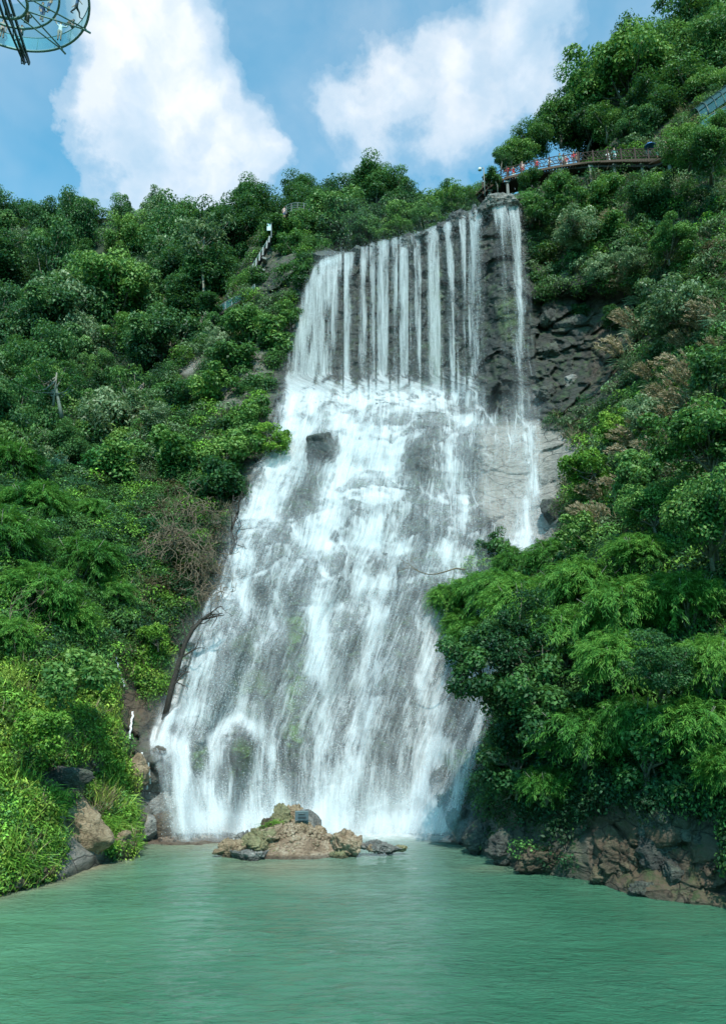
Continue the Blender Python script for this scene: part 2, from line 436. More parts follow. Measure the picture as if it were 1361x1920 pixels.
tag(terr, 'steep rocky gorge side behind and beside the waterfall', 'cliff', kind='structure')

# far forested hill
FC = {-500: [(900, 56), (600, 82), (390, 105)], 0: [(960, 64), (700, 86), (500, 108), (398, 120)], 200: [(900, 74), (700, 92), (500, 110), (412, 122)],
 400: [(760, 86), (600, 98), (500, 108), (405, 116)], 550: [(600, 88), (480, 98), (385, 108)], 700: [(500, 80), (420, 92), (372, 102)],
 850: [(450, 75), (410, 84), (385, 92)], 1000: [(400, 74), (375, 80), (352, 86)], 1200: [(330, 78), (290, 84), (250, 92)], 1700: [(200, 80), (100, 90), (20, 100)]}
fx = sorted(FC)
def farY(px, py):
    out = []
    px = np.asarray(px, float); py = np.asarray(py, float)
    vals = np.stack([np.interp(py, [p for p, y in FC[c][::-1]], [y for p, y in FC[c][::-1]]) for c in fx], 0)
    i = np.clip(np.searchsorted(fx, px) - 1, 0, len(fx) - 2); f = (px - np.array(fx)[i]) / (np.array(fx)[i + 1] - np.array(fx)[i])
    v0 = np.take_along_axis(vals, i[None], 0)[0]; v1 = np.take_along_axis(vals, (i + 1)[None], 0)[0]
    return v0 * (1 - f) + v1 * f
def fridge(px): return np.interp(px, fx, [FC[c][-1][0] for c in fx])
def ffoot(px): return np.interp(px, fx, [FC[c][0][0] for c in fx])
us = np.linspace(-500, 1700, 260); vs = np.linspace(0, 1, 120)
pxm = np.repeat(us[None, :], len(vs), 0); pym = fridge(us)[None] * (1 - vs[:, None]) + (ffoot(us) + 60)[None] * vs[:, None]
q = at(pxm, pym, farY(pxm, pym)); q[..., 1] -= 2.0 * fbm(q * 0.12, 3, 77); 
bk = []
for (dy, dz) in ((120, -70), (30, -10), (8, -1)):
    b = q[0].copy(); b[:, 1] += dy; b[:, 2] += dz; bk.append(b)
q = np.concatenate([np.array(bk), q], 0)
m, nt, out = newmat('forest_floor'); t = NT(nt); g = t.n('ShaderNodeNewGeometry')
c = t.ramp(t.noise(g.outputs['Position'], 0.6, 6), [(0.3, (0.010, 0.022, 0.012)), (0.7, (0.030, 0.050, 0.022))])
b = t.n('ShaderNodeBsdfPrincipled'); b.inputs['Roughness'].default_value = 0.95; t.l(c, b.inputs['Base Color']); t.l(b.outputs[0], out.inputs[0]); M['floor'] = m
fh = obj('far_hill', mesh_np('far_hill', q.reshape(-1, 3), gridfaces(*q.shape[:2]), M['floor'], True)); tag(fh, 'forest hill rising behind the waterfall', 'hill', kind='structure')

# ground sheet to the horizon, far below everything
gm = MB(); gm.add([(-3000, -500, -6), (3000, -500, -6), (3000, 5000, -6), (-3000, 5000, -6)], [(0, 1, 2, 3)])
tag(gm.build('ground', M['floor']), 'valley ground', 'ground', kind='structure')

# ------------------------------------------------------------------ pool
def watermat():
    m, nt, out = newmat('pool_water'); t = NT(nt); g = t.n('ShaderNodeNewGeometry'); pos = g.outputs['Position']
    a = t.n('ShaderNodeAttribute', attribute_name='zone'); sp = t.n('ShaderNodeSeparateColor'); t.l(a.outputs['Color'], sp.inputs[0])
    big = t.noise(pos, 0.10, 3)
    c = t.ramp(big, [(0.35, (0.036, 0.152, 0.086)), (0.65, (0.082, 0.240, 0.146))])
    sx = t.n('ShaderNodeSeparateXYZ'); t.l(pos, sx.inputs[0])
    c = t.mix(t.ramp(t.math('MULTIPLY_ADD', sx.outputs[0], 0.04), [(0.0, 0.0), (0.55, 0.45)]), c, (0.016, 0.085, 0.042))  # darker towards the right: bank reflection put into the base colour
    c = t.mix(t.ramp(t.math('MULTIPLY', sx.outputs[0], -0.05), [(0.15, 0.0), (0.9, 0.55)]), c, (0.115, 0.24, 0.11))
    c = t.mix(sp.outputs[1], c, (0.16, 0.24, 0.195))       # milky towards the fall
    c = t.mix(sp.outputs[0], c, (0.30, 0.25, 0.165))       # sand below shallow water
    fo = t.noise(t.mapping(pos, (1, 0.5, 1)), 2.2, 8, 0.75)
    c = t.mix(t.math('MULTIPLY', sp.outputs[2], t.ramp(fo, [(0.35, 0.35), (0.6, 1.0)])), c, (0.75, 0.78, 0.78))
    b = t.n('ShaderNodeBsdfPrincipled'); b.inputs['Roughness'].default_value = 0.07; b.inputs['IOR'].default_value = 1.33
    t.l(t.mix(sp.outputs[2], 0.07, 0.7, 'FLOAT'), b.inputs['Roughness'])
    t.l(c, b.inputs['Base Color'])
    w1 = t.noise(t.mapping(pos, (0.9, 1.7, 1), (0, 0, 0.12)), 2.4, 6, 0.6, dist=0.6)
    w2 = t.noise(t.mapping(pos, (0.9, 1.4, 1), (0, 0, -0.25)), 7.5, 5, 0.65)
    w3 = t.noise(t.mapping(pos, (0.35, 1.1, 1), (0, 0, 0.3)), 0.9, 3, 0.5, dist=0.8)
    h = t.math('ADD', t.math('ADD', w1, t.math('MULTIPLY', w3, 0.7)), t.math('MULTIPLY', w2, 0.35))
    h = t.math('MULTIPLY', h, t.ramp(t.noise(t.mapping(pos, (1, 1.6, 1)), 0.16, 3, 0.6), [(0.35, 0.35), (0.65, 1.2)]))
    t.l(t.bump(h, 1.0, 0.19), b.inputs['Normal'])
    t.l(b.outputs[0], out.inputs[0]); return m
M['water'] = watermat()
nx, ny = 420, 520
pyr = np.linspace(1500, 2600, ny); ys = Yw(np.maximum(pyr, 1500)); ys = np.concatenate([[53.5], np.linspace(53, 2, ny - 1) ])
xs = np.linspace(-34, 34, nx)
X, Yy = np.meshgrid(xs, ys)
Pw = np.stack([X, Yy, X * 0], -1)
wave = 0.035 * fbm(Pw * np.array([0.6, 1.5, 1]), 3, 51) + 0.015 * fbm(Pw * np.array([2, 4.5, 1]), 2, 52)
calm = sstep(50 - Yy, 0, 6) * 0.7 + 0.3
Pw[..., 2] = wave * calm
ppx, ppy = proj(Pw)
dsh = np.abs(ppy - wl(ppx))
left = np.exp(-dsh / 16.0) * (ppx < 620)
sand = np.clip(left * 0.9 + 0.75 * np.exp(-((ppx - 420) / 120) ** 2 - ((ppy - 1578) / 22) ** 2) + 0.5 * np.exp(-((ppx - 520) / 130) ** 2 - ((ppy - 1625) / 24) ** 2) + 0.3 * np.exp(-((ppx - 930) / 60) ** 2 - ((ppy - 1630) / 8) ** 2), 0, 1)
sand = np.clip(sand * (0.8 + 0.5 * fbm(Pw * 0.5, 3, 61)), 0, 1)
milk = np.clip(np.exp(-np.clip(50 - Yy, 0, 99) / 7.0) * 0.9 + 0.42 * np.exp(-((ppx - 700) / 170) ** 2 - ((ppy - 1620) / 170) ** 2), 0, 1)
foam = np.clip(sstep(ppx, 330, 400) * (1 - sstep(ppx, 800, 850)) * np.exp(-np.clip(1563 - ppy, -99, 99) ** 2 / 90.) * (ppy < 1600) , 0, 1)
foam = np.clip(foam + 0.75 * np.exp(-np.clip(ppy - 1560, 0, 99) / 13.0) * sstep(ppx, 330, 400) * (1 - sstep(ppx, 800, 860)) * (0.5 + 0.9 * fbm(Pw * np.array([.9, .9, 1]), 4, 71)), 0, 1)
foam = np.where(ppy < 1563, sstep(ppx, 330, 380) * (1 - sstep(ppx, 810, 850)), foam)
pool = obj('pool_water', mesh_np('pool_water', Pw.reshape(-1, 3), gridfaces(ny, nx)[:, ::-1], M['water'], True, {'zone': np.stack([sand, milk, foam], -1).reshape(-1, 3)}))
tag(pool, 'green rippled pool at the foot of the waterfall', 'pool', kind='structure')
# ------------------------------------------------------------------ waterfall: water is traced down the rock, then meshed
GP = at(PX, PY, YM)
du = np.gradient(GP, axis=1); dv = np.gradient(GP, axis=0)
NRM = np.cross(du, dv); NRM /= np.linalg.norm(NRM, axis=-1, keepdims=True) + 1e-9
NRM = np.where(NRM[..., 1:2] > 0, -NRM, NRM)
NRMs = np.stack([boxblur(boxblur(NRM[..., k], 2, 0), 2, 1) for k in range(3)], -1)
CR = [(600, 497), (622, 492), (640, 484), (655, 482), (700, 463), (760, 450), (800, 438), (830, 428), (860, 418), (880, 406), (900, 400), (925, 386), (965, 384)]
def crest(px): return np.interp(px, [a for a, b in CR], [b for a, b in CR])
# px, half width, weight, sideways speed, its spread
ST = [(623, 9, 3.0, -1.9, 1.3), (634, 5, 0.8, -0.7, 0.5), (654, 6, 1.5, -0.10, 0.10), (682, 9, 0.65, 0, 0.12), (699, 5, 0.45, 0, 0.1), (717, 9, 2.1, 0.0, 0.14), (741, 6, 1.0, 0, 0.12), (757, 9, 1.9, 0, 0.12),
      (780, 5, 1.3, 0, 0.1), (809, 9, 2.5, 0.03, 0.14), (839, 4, 1.4, 0.05, 0.09), (867, 5, 0.8, 0.05, 0.1), (886, 4, 1.2, -0.1, 0.12), (898, 4, 0.8, -0.2, 0.15), (931, 7, 0.9, 0.1, 0.25), (950, 10, 1.2, 0.8, 0.5)]
NP_ = 15000
ws = np.array([s[2] for s in ST]); sid = rng.choice(len(ST), NP_, p=ws / ws.sum()); S = np.array(ST)[sid]
x0 = S[:, 0] + S[:, 1] * np.clip(rng.normal(0, 0.55, NP_), -1.4, 1.4)
y0 = crest(x0) - rng.uniform(0, 3, NP_)
pos = at(x0, y0, surf(x0, y0 + 14) - 0.9)
vel = np.stack([S[:, 3] * 1.2 + 0.6 * S[:, 4] * rng.normal(0, 1, NP_), -0.55 - 0.5 * rng.random(NP_) - 0.5 * (x0 < 640), rng.uniform(-1, 0, NP_)], -1)
alive = np.ones(NP_, bool); dt = 0.045; U0 = np.clip((x0 - 800) / 175 + rng.normal(0, 0.16, NP_), -1, 1)
U0 = np.where(U0 < -0.9, -0.95 + 0.5 * rng.random(NP_) ** 2.2, U0)
dw, dh = 2.0, 2.0
bx0, by0 = 260, 370; BW, BH = 390, 605
dens = np.zeros((BH, BW)); ysum = np.zeros((BH, BW))
TR = [pos.copy()]; hitT = [np.zeros(NP_, bool)]
loose = np.zeros(NP_)
for it in range(330):
    vel[:, 2] -= 9.8 * dt
    sp_ = np.linalg.norm(vel, axis=1, keepdims=True)
    vel *= np.maximum(0, 1 - dt * (0.10 * sp_))
    vel[:, 0] += rng.normal(0, 0.20, NP_) * dt ** 0.5
    vel[:, 1] += rng.normal(0, 0.25, NP_) * dt ** 0.5
    pos = pos + vel * dt * alive[:, None]
    px, py = proj(pos)
    sy = surf(px, py); hit = (pos[:, 1] > sy - 0.06)
    i = np.clip(((px - GX[0]) / 2.5).astype(int), 0, len(GX) - 1); j = np.clip(((py - GY[0]) / 2.5).astype(int), 0, len(GY) - 1)
    n = NRMs[j, i] + rng.normal(0, 0.14, (NP_, 3)); n /= np.linalg.norm(n, axis=1, keepdims=True)
    vn = (vel * n).sum(1)
    m_ = hit & (vn < 0)
    bounce = 1 + rng.random(NP_) ** 2 * 0.35
    vel = np.where(m_[:, None], vel - (bounce * vn)[:, None] * n, vel)
    vel = np.where(hit[:, None], vel * 0.955, vel)
    pos[:, 1] = np.where(hit, sy - 0.06, pos[:, 1])
    # slab water keeps heading towards the pool
    vel[:, 0] = np.clip(vel[:, 0], -3.2, 3.2)
    ctr = np.interp(py, [480, 720, 800, 1000, 1200, 1400, 1560], [800, 760, 755, 725, 660, 595, 590]); hw_ = np.interp(py, [480, 720, 800, 1000, 1200, 1400, 1560], [190, 235, 245, 285, 290, 285, 262])
    vel[:, 0] += np.where((py > 745), np.clip((ctr + U0 * hw_ - px) * 0.022, -1.5, 1.5), 0) * dt * 9
    lim = np.interp(py, [400, 800, 1100, 1400, 1560], [540, 505, 395, 300, 330]); rim = np.interp(py, [400, 800, 1050, 1560], [995, 1008, 1015, 850])
    vel[:, 0] += np.where(px < lim + 25, 1.0, 0) * dt * 6 - np.where(px > rim - 25, 1.0, 0) * dt * 6
    alive &= (pos[:, 2] > -0.3)
    ii = ((px - bx0) / dw).astype(int); jj = ((py - by0) / dh).astype(int)
    ok = alive & (ii >= 0) & (ii < BW) & (jj >= 0) & (jj < BH)
    np.add.at(dens, (jj[ok], ii[ok]), 1.0 / np.maximum(1.2, np.abs(vel[ok, 2])) * 3.0)
    np.add.at(ysum, (jj[ok], ii[ok]), pos[ok, 1] / np.maximum(1.2, np.abs(vel[ok, 2])) * 3.0)
    TR.append(np.where(alive[:, None], pos, np.nan)); hitT.append(hit)
    if not alive.any(): break
TR = np.array(TR)                    # (steps, N, 3)
# density and mean depth on a grid
def fl(A, k, ax): return boxblur(A, k, ax)
d1 = fl(fl(fl(dens, 1, 1), 2, 0), 1, 0)
dS = fl(fl(fl(fl(dens, 3, 1), 3, 1), 5, 0), 4, 0); yS = fl(fl(fl(fl(ysum, 3, 1), 3, 1), 5, 0), 4, 0)
DX = bx0 + (np.arange(BW) + 0.5) * dw; DY = by0 + (np.arange(BH) + 0.5) * dh
DPX, DPY = np.meshgrid(DX, DY)
surfD = surf(DPX, DPY)
ym = np.where(dS > 0.02, yS / np.maximum(dS, 1e-4), surfD); ym = np.minimum(ym, surfD - 0.04)
ym = fl(fl(ym, 1, 0), 1, 1)
# how much water where (holes of bare rock, strong chutes), read from the photograph
W2 = np.ones_like(d1)
def bD(px, py, rx, ry): return np.exp(-((((DPX - px) / rx) ** 2 + ((DPY - py) / ry) ** 2) ** 1.4))
for (a, b_, c, d_, e) in [(603, 838, 30, 30, .97), (585, 905, 24, 44, .55), (570, 940, 30, 30, .5), (795, 850, 44, 44, .45), (770, 870, 40, 30, .3), (480, 1240, 60, 80, .42), (430, 1190, 40, 60, .25), (560, 1240, 20, 130, .35), (452, 1405, 24, 48, .72), (410, 1460, 16, 40, .5), (372, 1420, 14, 34, .8),
    (490, 1440, 60, 70, .35), (545, 1400, 22, 80, .35), (640, 1310, 22, 120, .15), (745, 1300, 40, 110, .12), (930, 600, 36, 150, .78), (940, 720, 48, 60, .7), (890, 900, 40, 70, .3), (960, 880, 46, 60, .65), (930, 960, 40, 60, .55), (780, 960, 30, 80, .35),
    (500, 1110, 60, 30, .3), (490, 1100, 14, 22, .7), (725, 1090, 30, 60, .25), (770, 1160, 24, 70, .4), (860, 1300, 20, 70, .6), (820, 1470, 16, 36, .6), (640, 620, 6, 80, .4), (920, 450, 20, 50, .3), (840, 772, 60, 22, .35), (940, 790, 60, 20, .5), (720, 770, 40, 16, .2)]:
    W2 *= 1 - e * bD(a, b_, c, d_)
B2 = np.zeros_like(d1)
def chute(pts, w, s):
    global B2
    best = np.full(d1.shape, 1e9)
    for (x1, y1), (x2, y2) in zip(pts[:-1], pts[1:]):
        tt = np.clip(((DPX - x1) * (x2 - x1) + (DPY - y1) * (y2 - y1)) / ((x2 - x1) ** 2 + (y2 - y1) ** 2), 0, 1)
        best = np.minimum(best, (DPX - x1 - tt * (x2 - x1)) ** 2 + (DPY - y1 - tt * (y2 - y1)) ** 2)
    B2 = B2 + s * np.exp(-best / w ** 2)
for pts_, w_, s_ in [([(540, 800), (575, 757), (640, 737), (740, 728), (775, 740)], 6, .45), ([(560, 790), (520, 880), (480, 960), (450, 1060), (380, 1190), (330, 1300), (300, 1380)], 30, .8), ([(640, 790), (630, 900), (600, 1000), (610, 1080), (590, 1150), (600, 1250)], 24, .8),
    ([(690, 760), (690, 860), (700, 950), (690, 1040), (700, 1120)], 36, .8), ([(745, 760), (740, 900), (735, 1000)], 20, .45), ([(830, 800), (850, 880), (870, 960), (840, 1000), (830, 1060)], 16, .8), ([(880, 800), (930, 800), (1000, 800)], 6, .2),
    ([(992, 800), (1000, 900), (990, 1000), (985, 1030)], 11, .8), ([(900, 640), (860, 720), (845, 760), (900, 830)], 9, .6), ([(880, 700), (880, 790)], 12, .5), ([(300, 1388), (330, 1400), (350, 1470), (360, 1540)], 18, 1.6), ([(290, 1385), (325, 1340), (345, 1290)], 12, .8),
    ([(395, 1385), (425, 1352), (450, 1346)], 6, .7), ([(455, 1350), (495, 1372), (512, 1430), (525, 1540)], 12, .7), ([(430, 1365), (438, 1440), (430, 1500)], 4, .5), ([(470, 1370), (480, 1450), (470, 1540)], 16, .6), ([(420, 1360), (405, 1440), (400, 1540)], 10, .8), ([(480, 1110), (450, 1160), (400, 1230), (370, 1320)], 9, .5), ([(500, 1090), (530, 1140), (500, 1200), (440, 1230)], 6, .5),
    ([(330, 1540), (560, 1545), (700, 1545), (830, 1545)], 22, .8), ([(610, 1530), (640, 1470), (650, 1430)], 24, .7), ([(700, 1100), (710, 1250), (690, 1380), (700, 1540)], 26, .45), ([(800, 1150), (800, 1300), (800, 1420), (790, 1540)], 30, .8), ([(830, 1400), (810, 1540)], 18, .7),
    ([(610, 1180), (600, 1350), (590, 1540)], 20, .4), ([(560, 950), (600, 970), (640, 990), (700, 1020), (760, 1000)], 8, .4), ([(520, 1010), (600, 1020), (680, 1045), (790, 1030)], 7, .35), ([(760, 1080), (840, 1065), (860, 1050)], 16, .5),
    ([(640, 610), (600, 620), (560, 740), (530, 790)], 26, .25)]:
    chute(pts_, w_, s_)
B3 = np.zeros_like(d1); _b2 = B2; B2 = B3
for pts_, w_, s_ in [([(622, 498), (606, 560), (580, 660), (556, 740), (545, 790)], 24, 1.0), ([(632, 496), (618, 600), (600, 700), (590, 780)], 18, .7), ([(616, 498), (590, 570), (555, 660), (528, 770)], 16, .8), ([(930, 392), (945, 470), (955, 600), (965, 760)], 16, .4), ([(950, 390), (972, 480), (985, 600), (992, 700), (996, 790)], 14, .75),
    ([(886, 412), (880, 560), (872, 700), (880, 790)], 9, .35), ([(720, 462), (716, 600), (712, 735)], 9, .3), ([(809, 440), (808, 600), (806, 760)], 9, .3), ([(757, 455), (752, 600), (745, 735)], 8, .3), ([(654, 485), (645, 600), (636, 740)], 7, .3)]:
    chute(pts_, w_, s_)
B3 = B2; B2 = _b2
norm = np.percentile(d1[d1 > 0.05], 70)
dn = d1 / norm
region = sstep(look(FALLS, DPX, DPY), 0.02, 0.35)
lowm = sstep(DPY, 735, 800)
Ysm = boxblur(boxblur(boxblur(boxblur(YM, 9, 0), 9, 1), 9, 0), 9, 1)
prot = look(Ysm - YM, DPX, DPY)                       # metres of rock standing out
chan = np.clip(-prot / 0.55, -1, 1)                   # +1 in channels, -1 on noses
Ys2 = boxblur(boxblur(YM, 3, 0), 3, 1); lip = look(np.clip(np.gradient(Ys2, axis=0) * -1, 0, 0.5), DPX, DPY)   # rock stepping towards us below: ledges
low = (0.27 + 0.10 * sstep(DPY, 1150, 1300) + 0.34 * np.clip(dn, 0, 1.4) ** 0.6) * (1 + (0.55 - 0.33 * sstep(DPY, 1050, 1200)) * chan) + (0.9 - 0.55 * sstep(DPY, 1050, 1200)) * np.clip(lip - 0.09, 0, 0.3)
DENS = ((np.clip(dn, 0, 1.6) ** 0.9 * 0.50 * (1 + 0.35 * np.clip((DPY - 480) / 250, 0, 1)) + 0.5 * B3 + 0.13 * sstep(DPX, 560 - (DPY - 480) * .12, 650) * (1 - sstep(DPX, 890, 915))) * (1 - lowm) + lowm * low) * W2 + 0.46 * B2 * (1 + (0.5 - 0.3 * sstep(DPY, 1050, 1200)) * chan) * (lowm * 0.85 + 0.15) * np.clip(W2 * 1.4, 0, 1)
# ragged edges: the field is broken up along the fall
PD = at(DPX, DPY, ym)
rag = fbm(PD * np.array([2.2, 2.2, 0.14]), 4, 91)
DENS = DENS * (1 + (1.25 - 0.6 * lowm) * rag) * np.where(lowm > 0.5, region, np.clip(region + 0.6, 0, 1) * sstep(DPX, 505, 540))
DENS = np.clip(DENS, 0, 1.3); DENS = DENS / (1 + 0.22 * DENS ** 2)
mistf = np.clip(fl(fl(fl(fl(DENS, 10, 0), 10, 1), 12, 0), 12, 1), 0, 1.4)

FC_ = np.interp(DPY, [480, 720, 800, 1000, 1200, 1400, 1560], [790, 765, 755, 725, 660, 595, 590]); FH_ = np.interp(DPY, [480, 720, 800, 1000, 1200, 1400, 1560], [200, 235, 245, 285, 290, 285, 262])
FU = (DPX - FC_) / FH_ * 11.0
psm = boxblur(boxblur(prot, 9, 0), 7, 1)
FU = FU + 2.6 * np.gradient(psm, axis=1) + 0.15 * fbm(PD * np.array([.4, .4, .12]), 2, 12)
FV = (1560 - DPY) / 1090 * 62.0
FU = np.where(DPY < 740, PD[..., 0] * (1 - sstep(DPY, 700, 740)) + FU * sstep(DPY, 700, 740), FU)
def streammat(name, gx, amount, soft, glow=0.0, cords=0.0, grain=0.14):
    m, nt, out = newmat(name); t = NT(nt); g = t.n('ShaderNodeNewGeometry'); pos = g.outputs['Position']
    a = t.n('ShaderNodeAttribute', attribute_name='water')
    fl_ = t.n('ShaderNodeAttribute', attribute_name='flow').outputs['Vector']
    n0 = t.noise(t.mapping(fl_, (1.1, 0.085, 1)), 1.0, 3, 0.55, dist=0.12)
    n1 = t.noise(t.mapping(fl_, (gx, gx * 0.055, 3)), 1.0, 5, 0.65, dist=0.08)
    n2 = t.noise(t.mapping(fl_, (10.0, 0.7, 5)), 1.0, 4, 0.7, dist=0.05)
    n4 = t.noise(t.mapping(pos, (1, 1, 0.6)), 14.0, 2, 0.8)
    nn = t.math('ADD', t.math('ADD', t.math('MULTIPLY', n0, 0.26), t.math('MULTIPLY', n1, 0.36)), t.math('ADD', t.math('MULTIPLY', n2, 0.24), t.math('MULTIPLY', n4, grain)))
    th = t.math('SUBTRACT', 1.0, t.math('MULTIPLY', a.outputs['Fac'], amount))     # threshold falls as water grows
    v = t.math('DIVIDE', t.math('SUBTRACT', nn, t.math('MULTIPLY', th, 0.66)), soft, clamp=True)
    v = t.math('MULTIPLY', v, t.math('MULTIPLY', a.outputs['Fac'], 3.0, clamp=True))
    veil = t.math('MULTIPLY', t.math('MULTIPLY', a.outputs['Fac'], glow), t.math('MULTIPLY', t.ramp(n2, [(0.3, 0.35), (0.65, 1.0)]), t.ramp(n1, [(0.36, 0.12), (0.62, 1.0)])), clamp=True)
    v = t.math('MAXIMUM', t.math('POWER', v, 0.9), veil)
    # bright cords that part and rejoin round the rock
    if cords > 0:
        fsep = t.n('ShaderNodeSeparateXYZ'); t.l(fl_, fsep.inputs[0])
        wob = t.n('ShaderNodeTexNoise'); wob.inputs['Scale'].default_value = 1.0; wob.inputs['Detail'].default_value = 5; wob.inputs['Roughness'].default_value = .6; t.l(t.mapping(fl_, (0.8, 0.35, 1)), wob.inputs['Vector'])
        acc = None
        for (su, sv, wd_, am, off_) in ((0.62, 0.20, 0.085, 1.0, 0.0), (1.5, 0.42, 0.13, 0.7, 3.3), (3.4, 0.8, 0.18, 0.45, 6.1)):
            mp = t.mapping(fl_, (su, sv, 1)); w_ = t.n('ShaderNodeVectorMath', operation='SCALE'); t.l(wob.outputs['Color'], w_.inputs[0]); w_.inputs['Scale'].default_value = 0.6
            ad = t.n('ShaderNodeVectorMath', operation='ADD'); t.l(mp, ad.inputs[0]); t.l(w_.outputs[0], ad.inputs[1])
            vo = t.n('ShaderNodeTexVoronoi', feature='DISTANCE_TO_EDGE'); vo.voronoi_dimensions = '2D'; vo.inputs['Scale'].default_value = 1.0; vo.inputs['Randomness'].default_value = 1.0; t.l(ad.outputs[0], vo.inputs['Vector'])
            ln_ = t.math('MULTIPLY', t.math('SUBTRACT', 1.0, t.math('DIVIDE', vo.outputs['Distance'], wd_), clamp=True), am)
            ln_ = t.math('MULTIPLY', ln_, t.ramp(t.noise(t.mapping(fl_, (0.9, 0.3, off_ + 1)), 1.0, 3, .6), [(0.40, 0.0), (0.60, 1.0)]))
            acc = ln_ if acc is None else t.math('MAXIMUM', acc, ln_)
        acc = t.math('MULTIPLY', t.math('MULTIPLY', acc, t.ramp(n2, [(0.3, 0.45), (0.6, 1.0)])), t.math('MULTIPLY', t.math('MULTIPLY', a.outputs['Fac'], cords * 2.4, clamp=True), t.ramp(t.math('DIVIDE', fsep.outputs[1], 62.0), [(0.0, 0.05), (0.25, 0.2), (0.5, 0.8)])))
        v = t.math('MAXIMUM', v, t.math('MULTIPLY', acc, 0.92))
    df = t.n('ShaderNodeBsdfDiffuse'); df.inputs['Color'].default_value = (0.90, 0.93, 0.95, 1)
    tl = t.n('ShaderNodeBsdfTranslucent'); tl.inputs['Color'].default_value = (0.80, 0.88, 0.92, 1)
    ms = t.n('ShaderNodeMixShader'); ms.inputs[0].default_value = 0.4; t.l(df.outputs[0], ms.inputs[1]); t.l(tl.outputs[0], ms.inputs[2])
    tp = t.n('ShaderNodeBsdfTransparent')
    m2_ = t.n('ShaderNodeMixShader'); t.l(v, m2_.inputs[0]); t.l(tp.outputs[0], m2_.inputs[1]); t.l(ms.outputs[0], m2_.inputs[2])
    t.l(m2_.outputs[0], out.inputs[0]); return m
M['stream'] = streammat('stream_water', 4.2, 0.46, 0.36, 0.30, 0.0, 0.24)
M['cascade'] = streammat('cascade_water', 3.8, 0.66, 0.27, 0.80, 0.9, 0.09)
m, nt, out = newmat('spray_mist'); t = NT(nt); g = t.n('ShaderNodeNewGeometry'); a = t.n('ShaderNodeAttribute', attribute_name='water')
nz_ = t.noise(t.mapping(g.outputs['Position'], (1, 1, 0.6)), 0.35, 5, 0.6)
v = t.math('MULTIPLY', t.math('MULTIPLY', a.outputs['Fac'], t.ramp(nz_, [(0.3, 0.3), (0.7, 1.0)])), 0.25, clamp=True)
df = t.n('ShaderNodeBsdfDiffuse'); df.inputs['Color'].default_value = (0.80, 0.88, 0.92, 1); tp = t.n('ShaderNodeBsdfTransparent')
ms = t.n('ShaderNodeMixShader'); t.l(v, ms.inputs[0]); t.l(tp.outputs[0], ms.inputs[1]); t.l(df.outputs[0], ms.inputs[2]); t.l(ms.outputs[0], out.inputs[0]); M['mist'] = m
m, nt, out = newmat('water_drops'); t = NT(nt)
df = t.n('ShaderNodeBsdfDiffuse'); df.inputs['Color'].default_value = (0.90, 0.93, 0.95, 1); tl = t.n('ShaderNodeBsdfTranslucent'); tl.inputs['Color'].default_value = (0.9, 0.93, 0.95, 1)
ms = t.n('ShaderNodeMixShader'); ms.inputs[0].default_value = 0.4; t.l(df.outputs[0], ms.inputs[1]); t.l(tl.outputs[0], ms.inputs[2]); t.l(ms.outputs[0], out.inputs[0]); M['drops'] = m

falls = empty('waterfall', V(660, 1555, 49.8), 'broad white waterfall pouring over dark rock into the green pool', 'waterfall')
def part_mesh(name, me, parent):
    o = obj(name, me, parent); o.matrix_parent_inverse = Matrix.Translation(-parent.location); return o
def sheet(name, rows, mask, dfield, off, mat, stepx=1, extra=None):
    """mesh of the cells of the grid where there is water"""
    j0, j1 = rows; js = np.arange(j0, j1); is_ = np.arange(0, BW, stepx)
    A = dfield[np.ix_(js, is_)] * mask[np.ix_(js, is_)]
    Yv = ym[np.ix_(js, is_)] - off
    P = at(DPX[np.ix_(js, is_)], DPY[np.ix_(js, is_)], Yv)
    f = gridfaces(len(js), len(is_))
    keep = A.ravel()[f].max(1) > 0.03
    f = f[keep]; used, inv = np.unique(f, return_inverse=True)
    FL = np.stack([FU[np.ix_(js, is_)], FV[np.ix_(js, is_)], FU[np.ix_(js, is_)] * 0 + off * 7], -1).reshape(-1, 3)
    return mesh_np(name, P.reshape(-1, 3)[used], inv.reshape(f.shape), mat, True, {'water': A.ravel()[used], 'flow': FL[used]})
ones = np.ones_like(DENS)
jsplit = int((770 - by0) / dh)
# the separate streams of the upper fall, each between the gaps of the crest
edges = [520, 642, 668, 690, 706, 730, 748, 768, 793, 826, 853, 877, 912, 1012]
names = ['wide leftmost stream fanning out as it falls'] + [None] * 11 + ['thin veil at the right end of the crest']
for k in range(len(edges) - 1):
    soft_ = sstep(DPX, edges[k] - 3, edges[k] + 3) * (1 - sstep(DPX, edges[k + 1] - 3, edges[k + 1] + 3))
    if k == 0: soft_ = 1 - sstep(DPX, edges[1] - 3, edges[1] + 3)
    me = sheet('upper_stream', (0, jsplit), soft_ * (1 - sstep(DPY, 722, 766)), DENS, 0.10, M['stream'])
    o = part_mesh('upper_stream', me, falls)
    if names[k]: o['label'] = names[k]
o = part_mesh('cascade', sheet('cascade', (int((705 - by0) / dh), BH), sstep(DPY, 712, 745), DENS, 0.05, M['cascade']), falls)
ym_keep = ym; ym = np.minimum(fl(fl(ym, 6, 0), 6, 1), ym)
o = part_mesh('outer_veil', sheet('outer_veil', (int((705 - by0) / dh), BH), sstep(DPY, 720, 800) * 0.8, np.roll(DENS, 7, 0) * 0.8, 0.45, M['stream']), falls)
part_mesh('mist', sheet('mist', (int((500 - by0) / dh), BH), sstep(DPY, 640, 800) * (0.55 + 2.2 * sstep(DPY, 1420, 1550)), mistf, 1.1, M['mist'], 2), falls)
ym = ym_keep

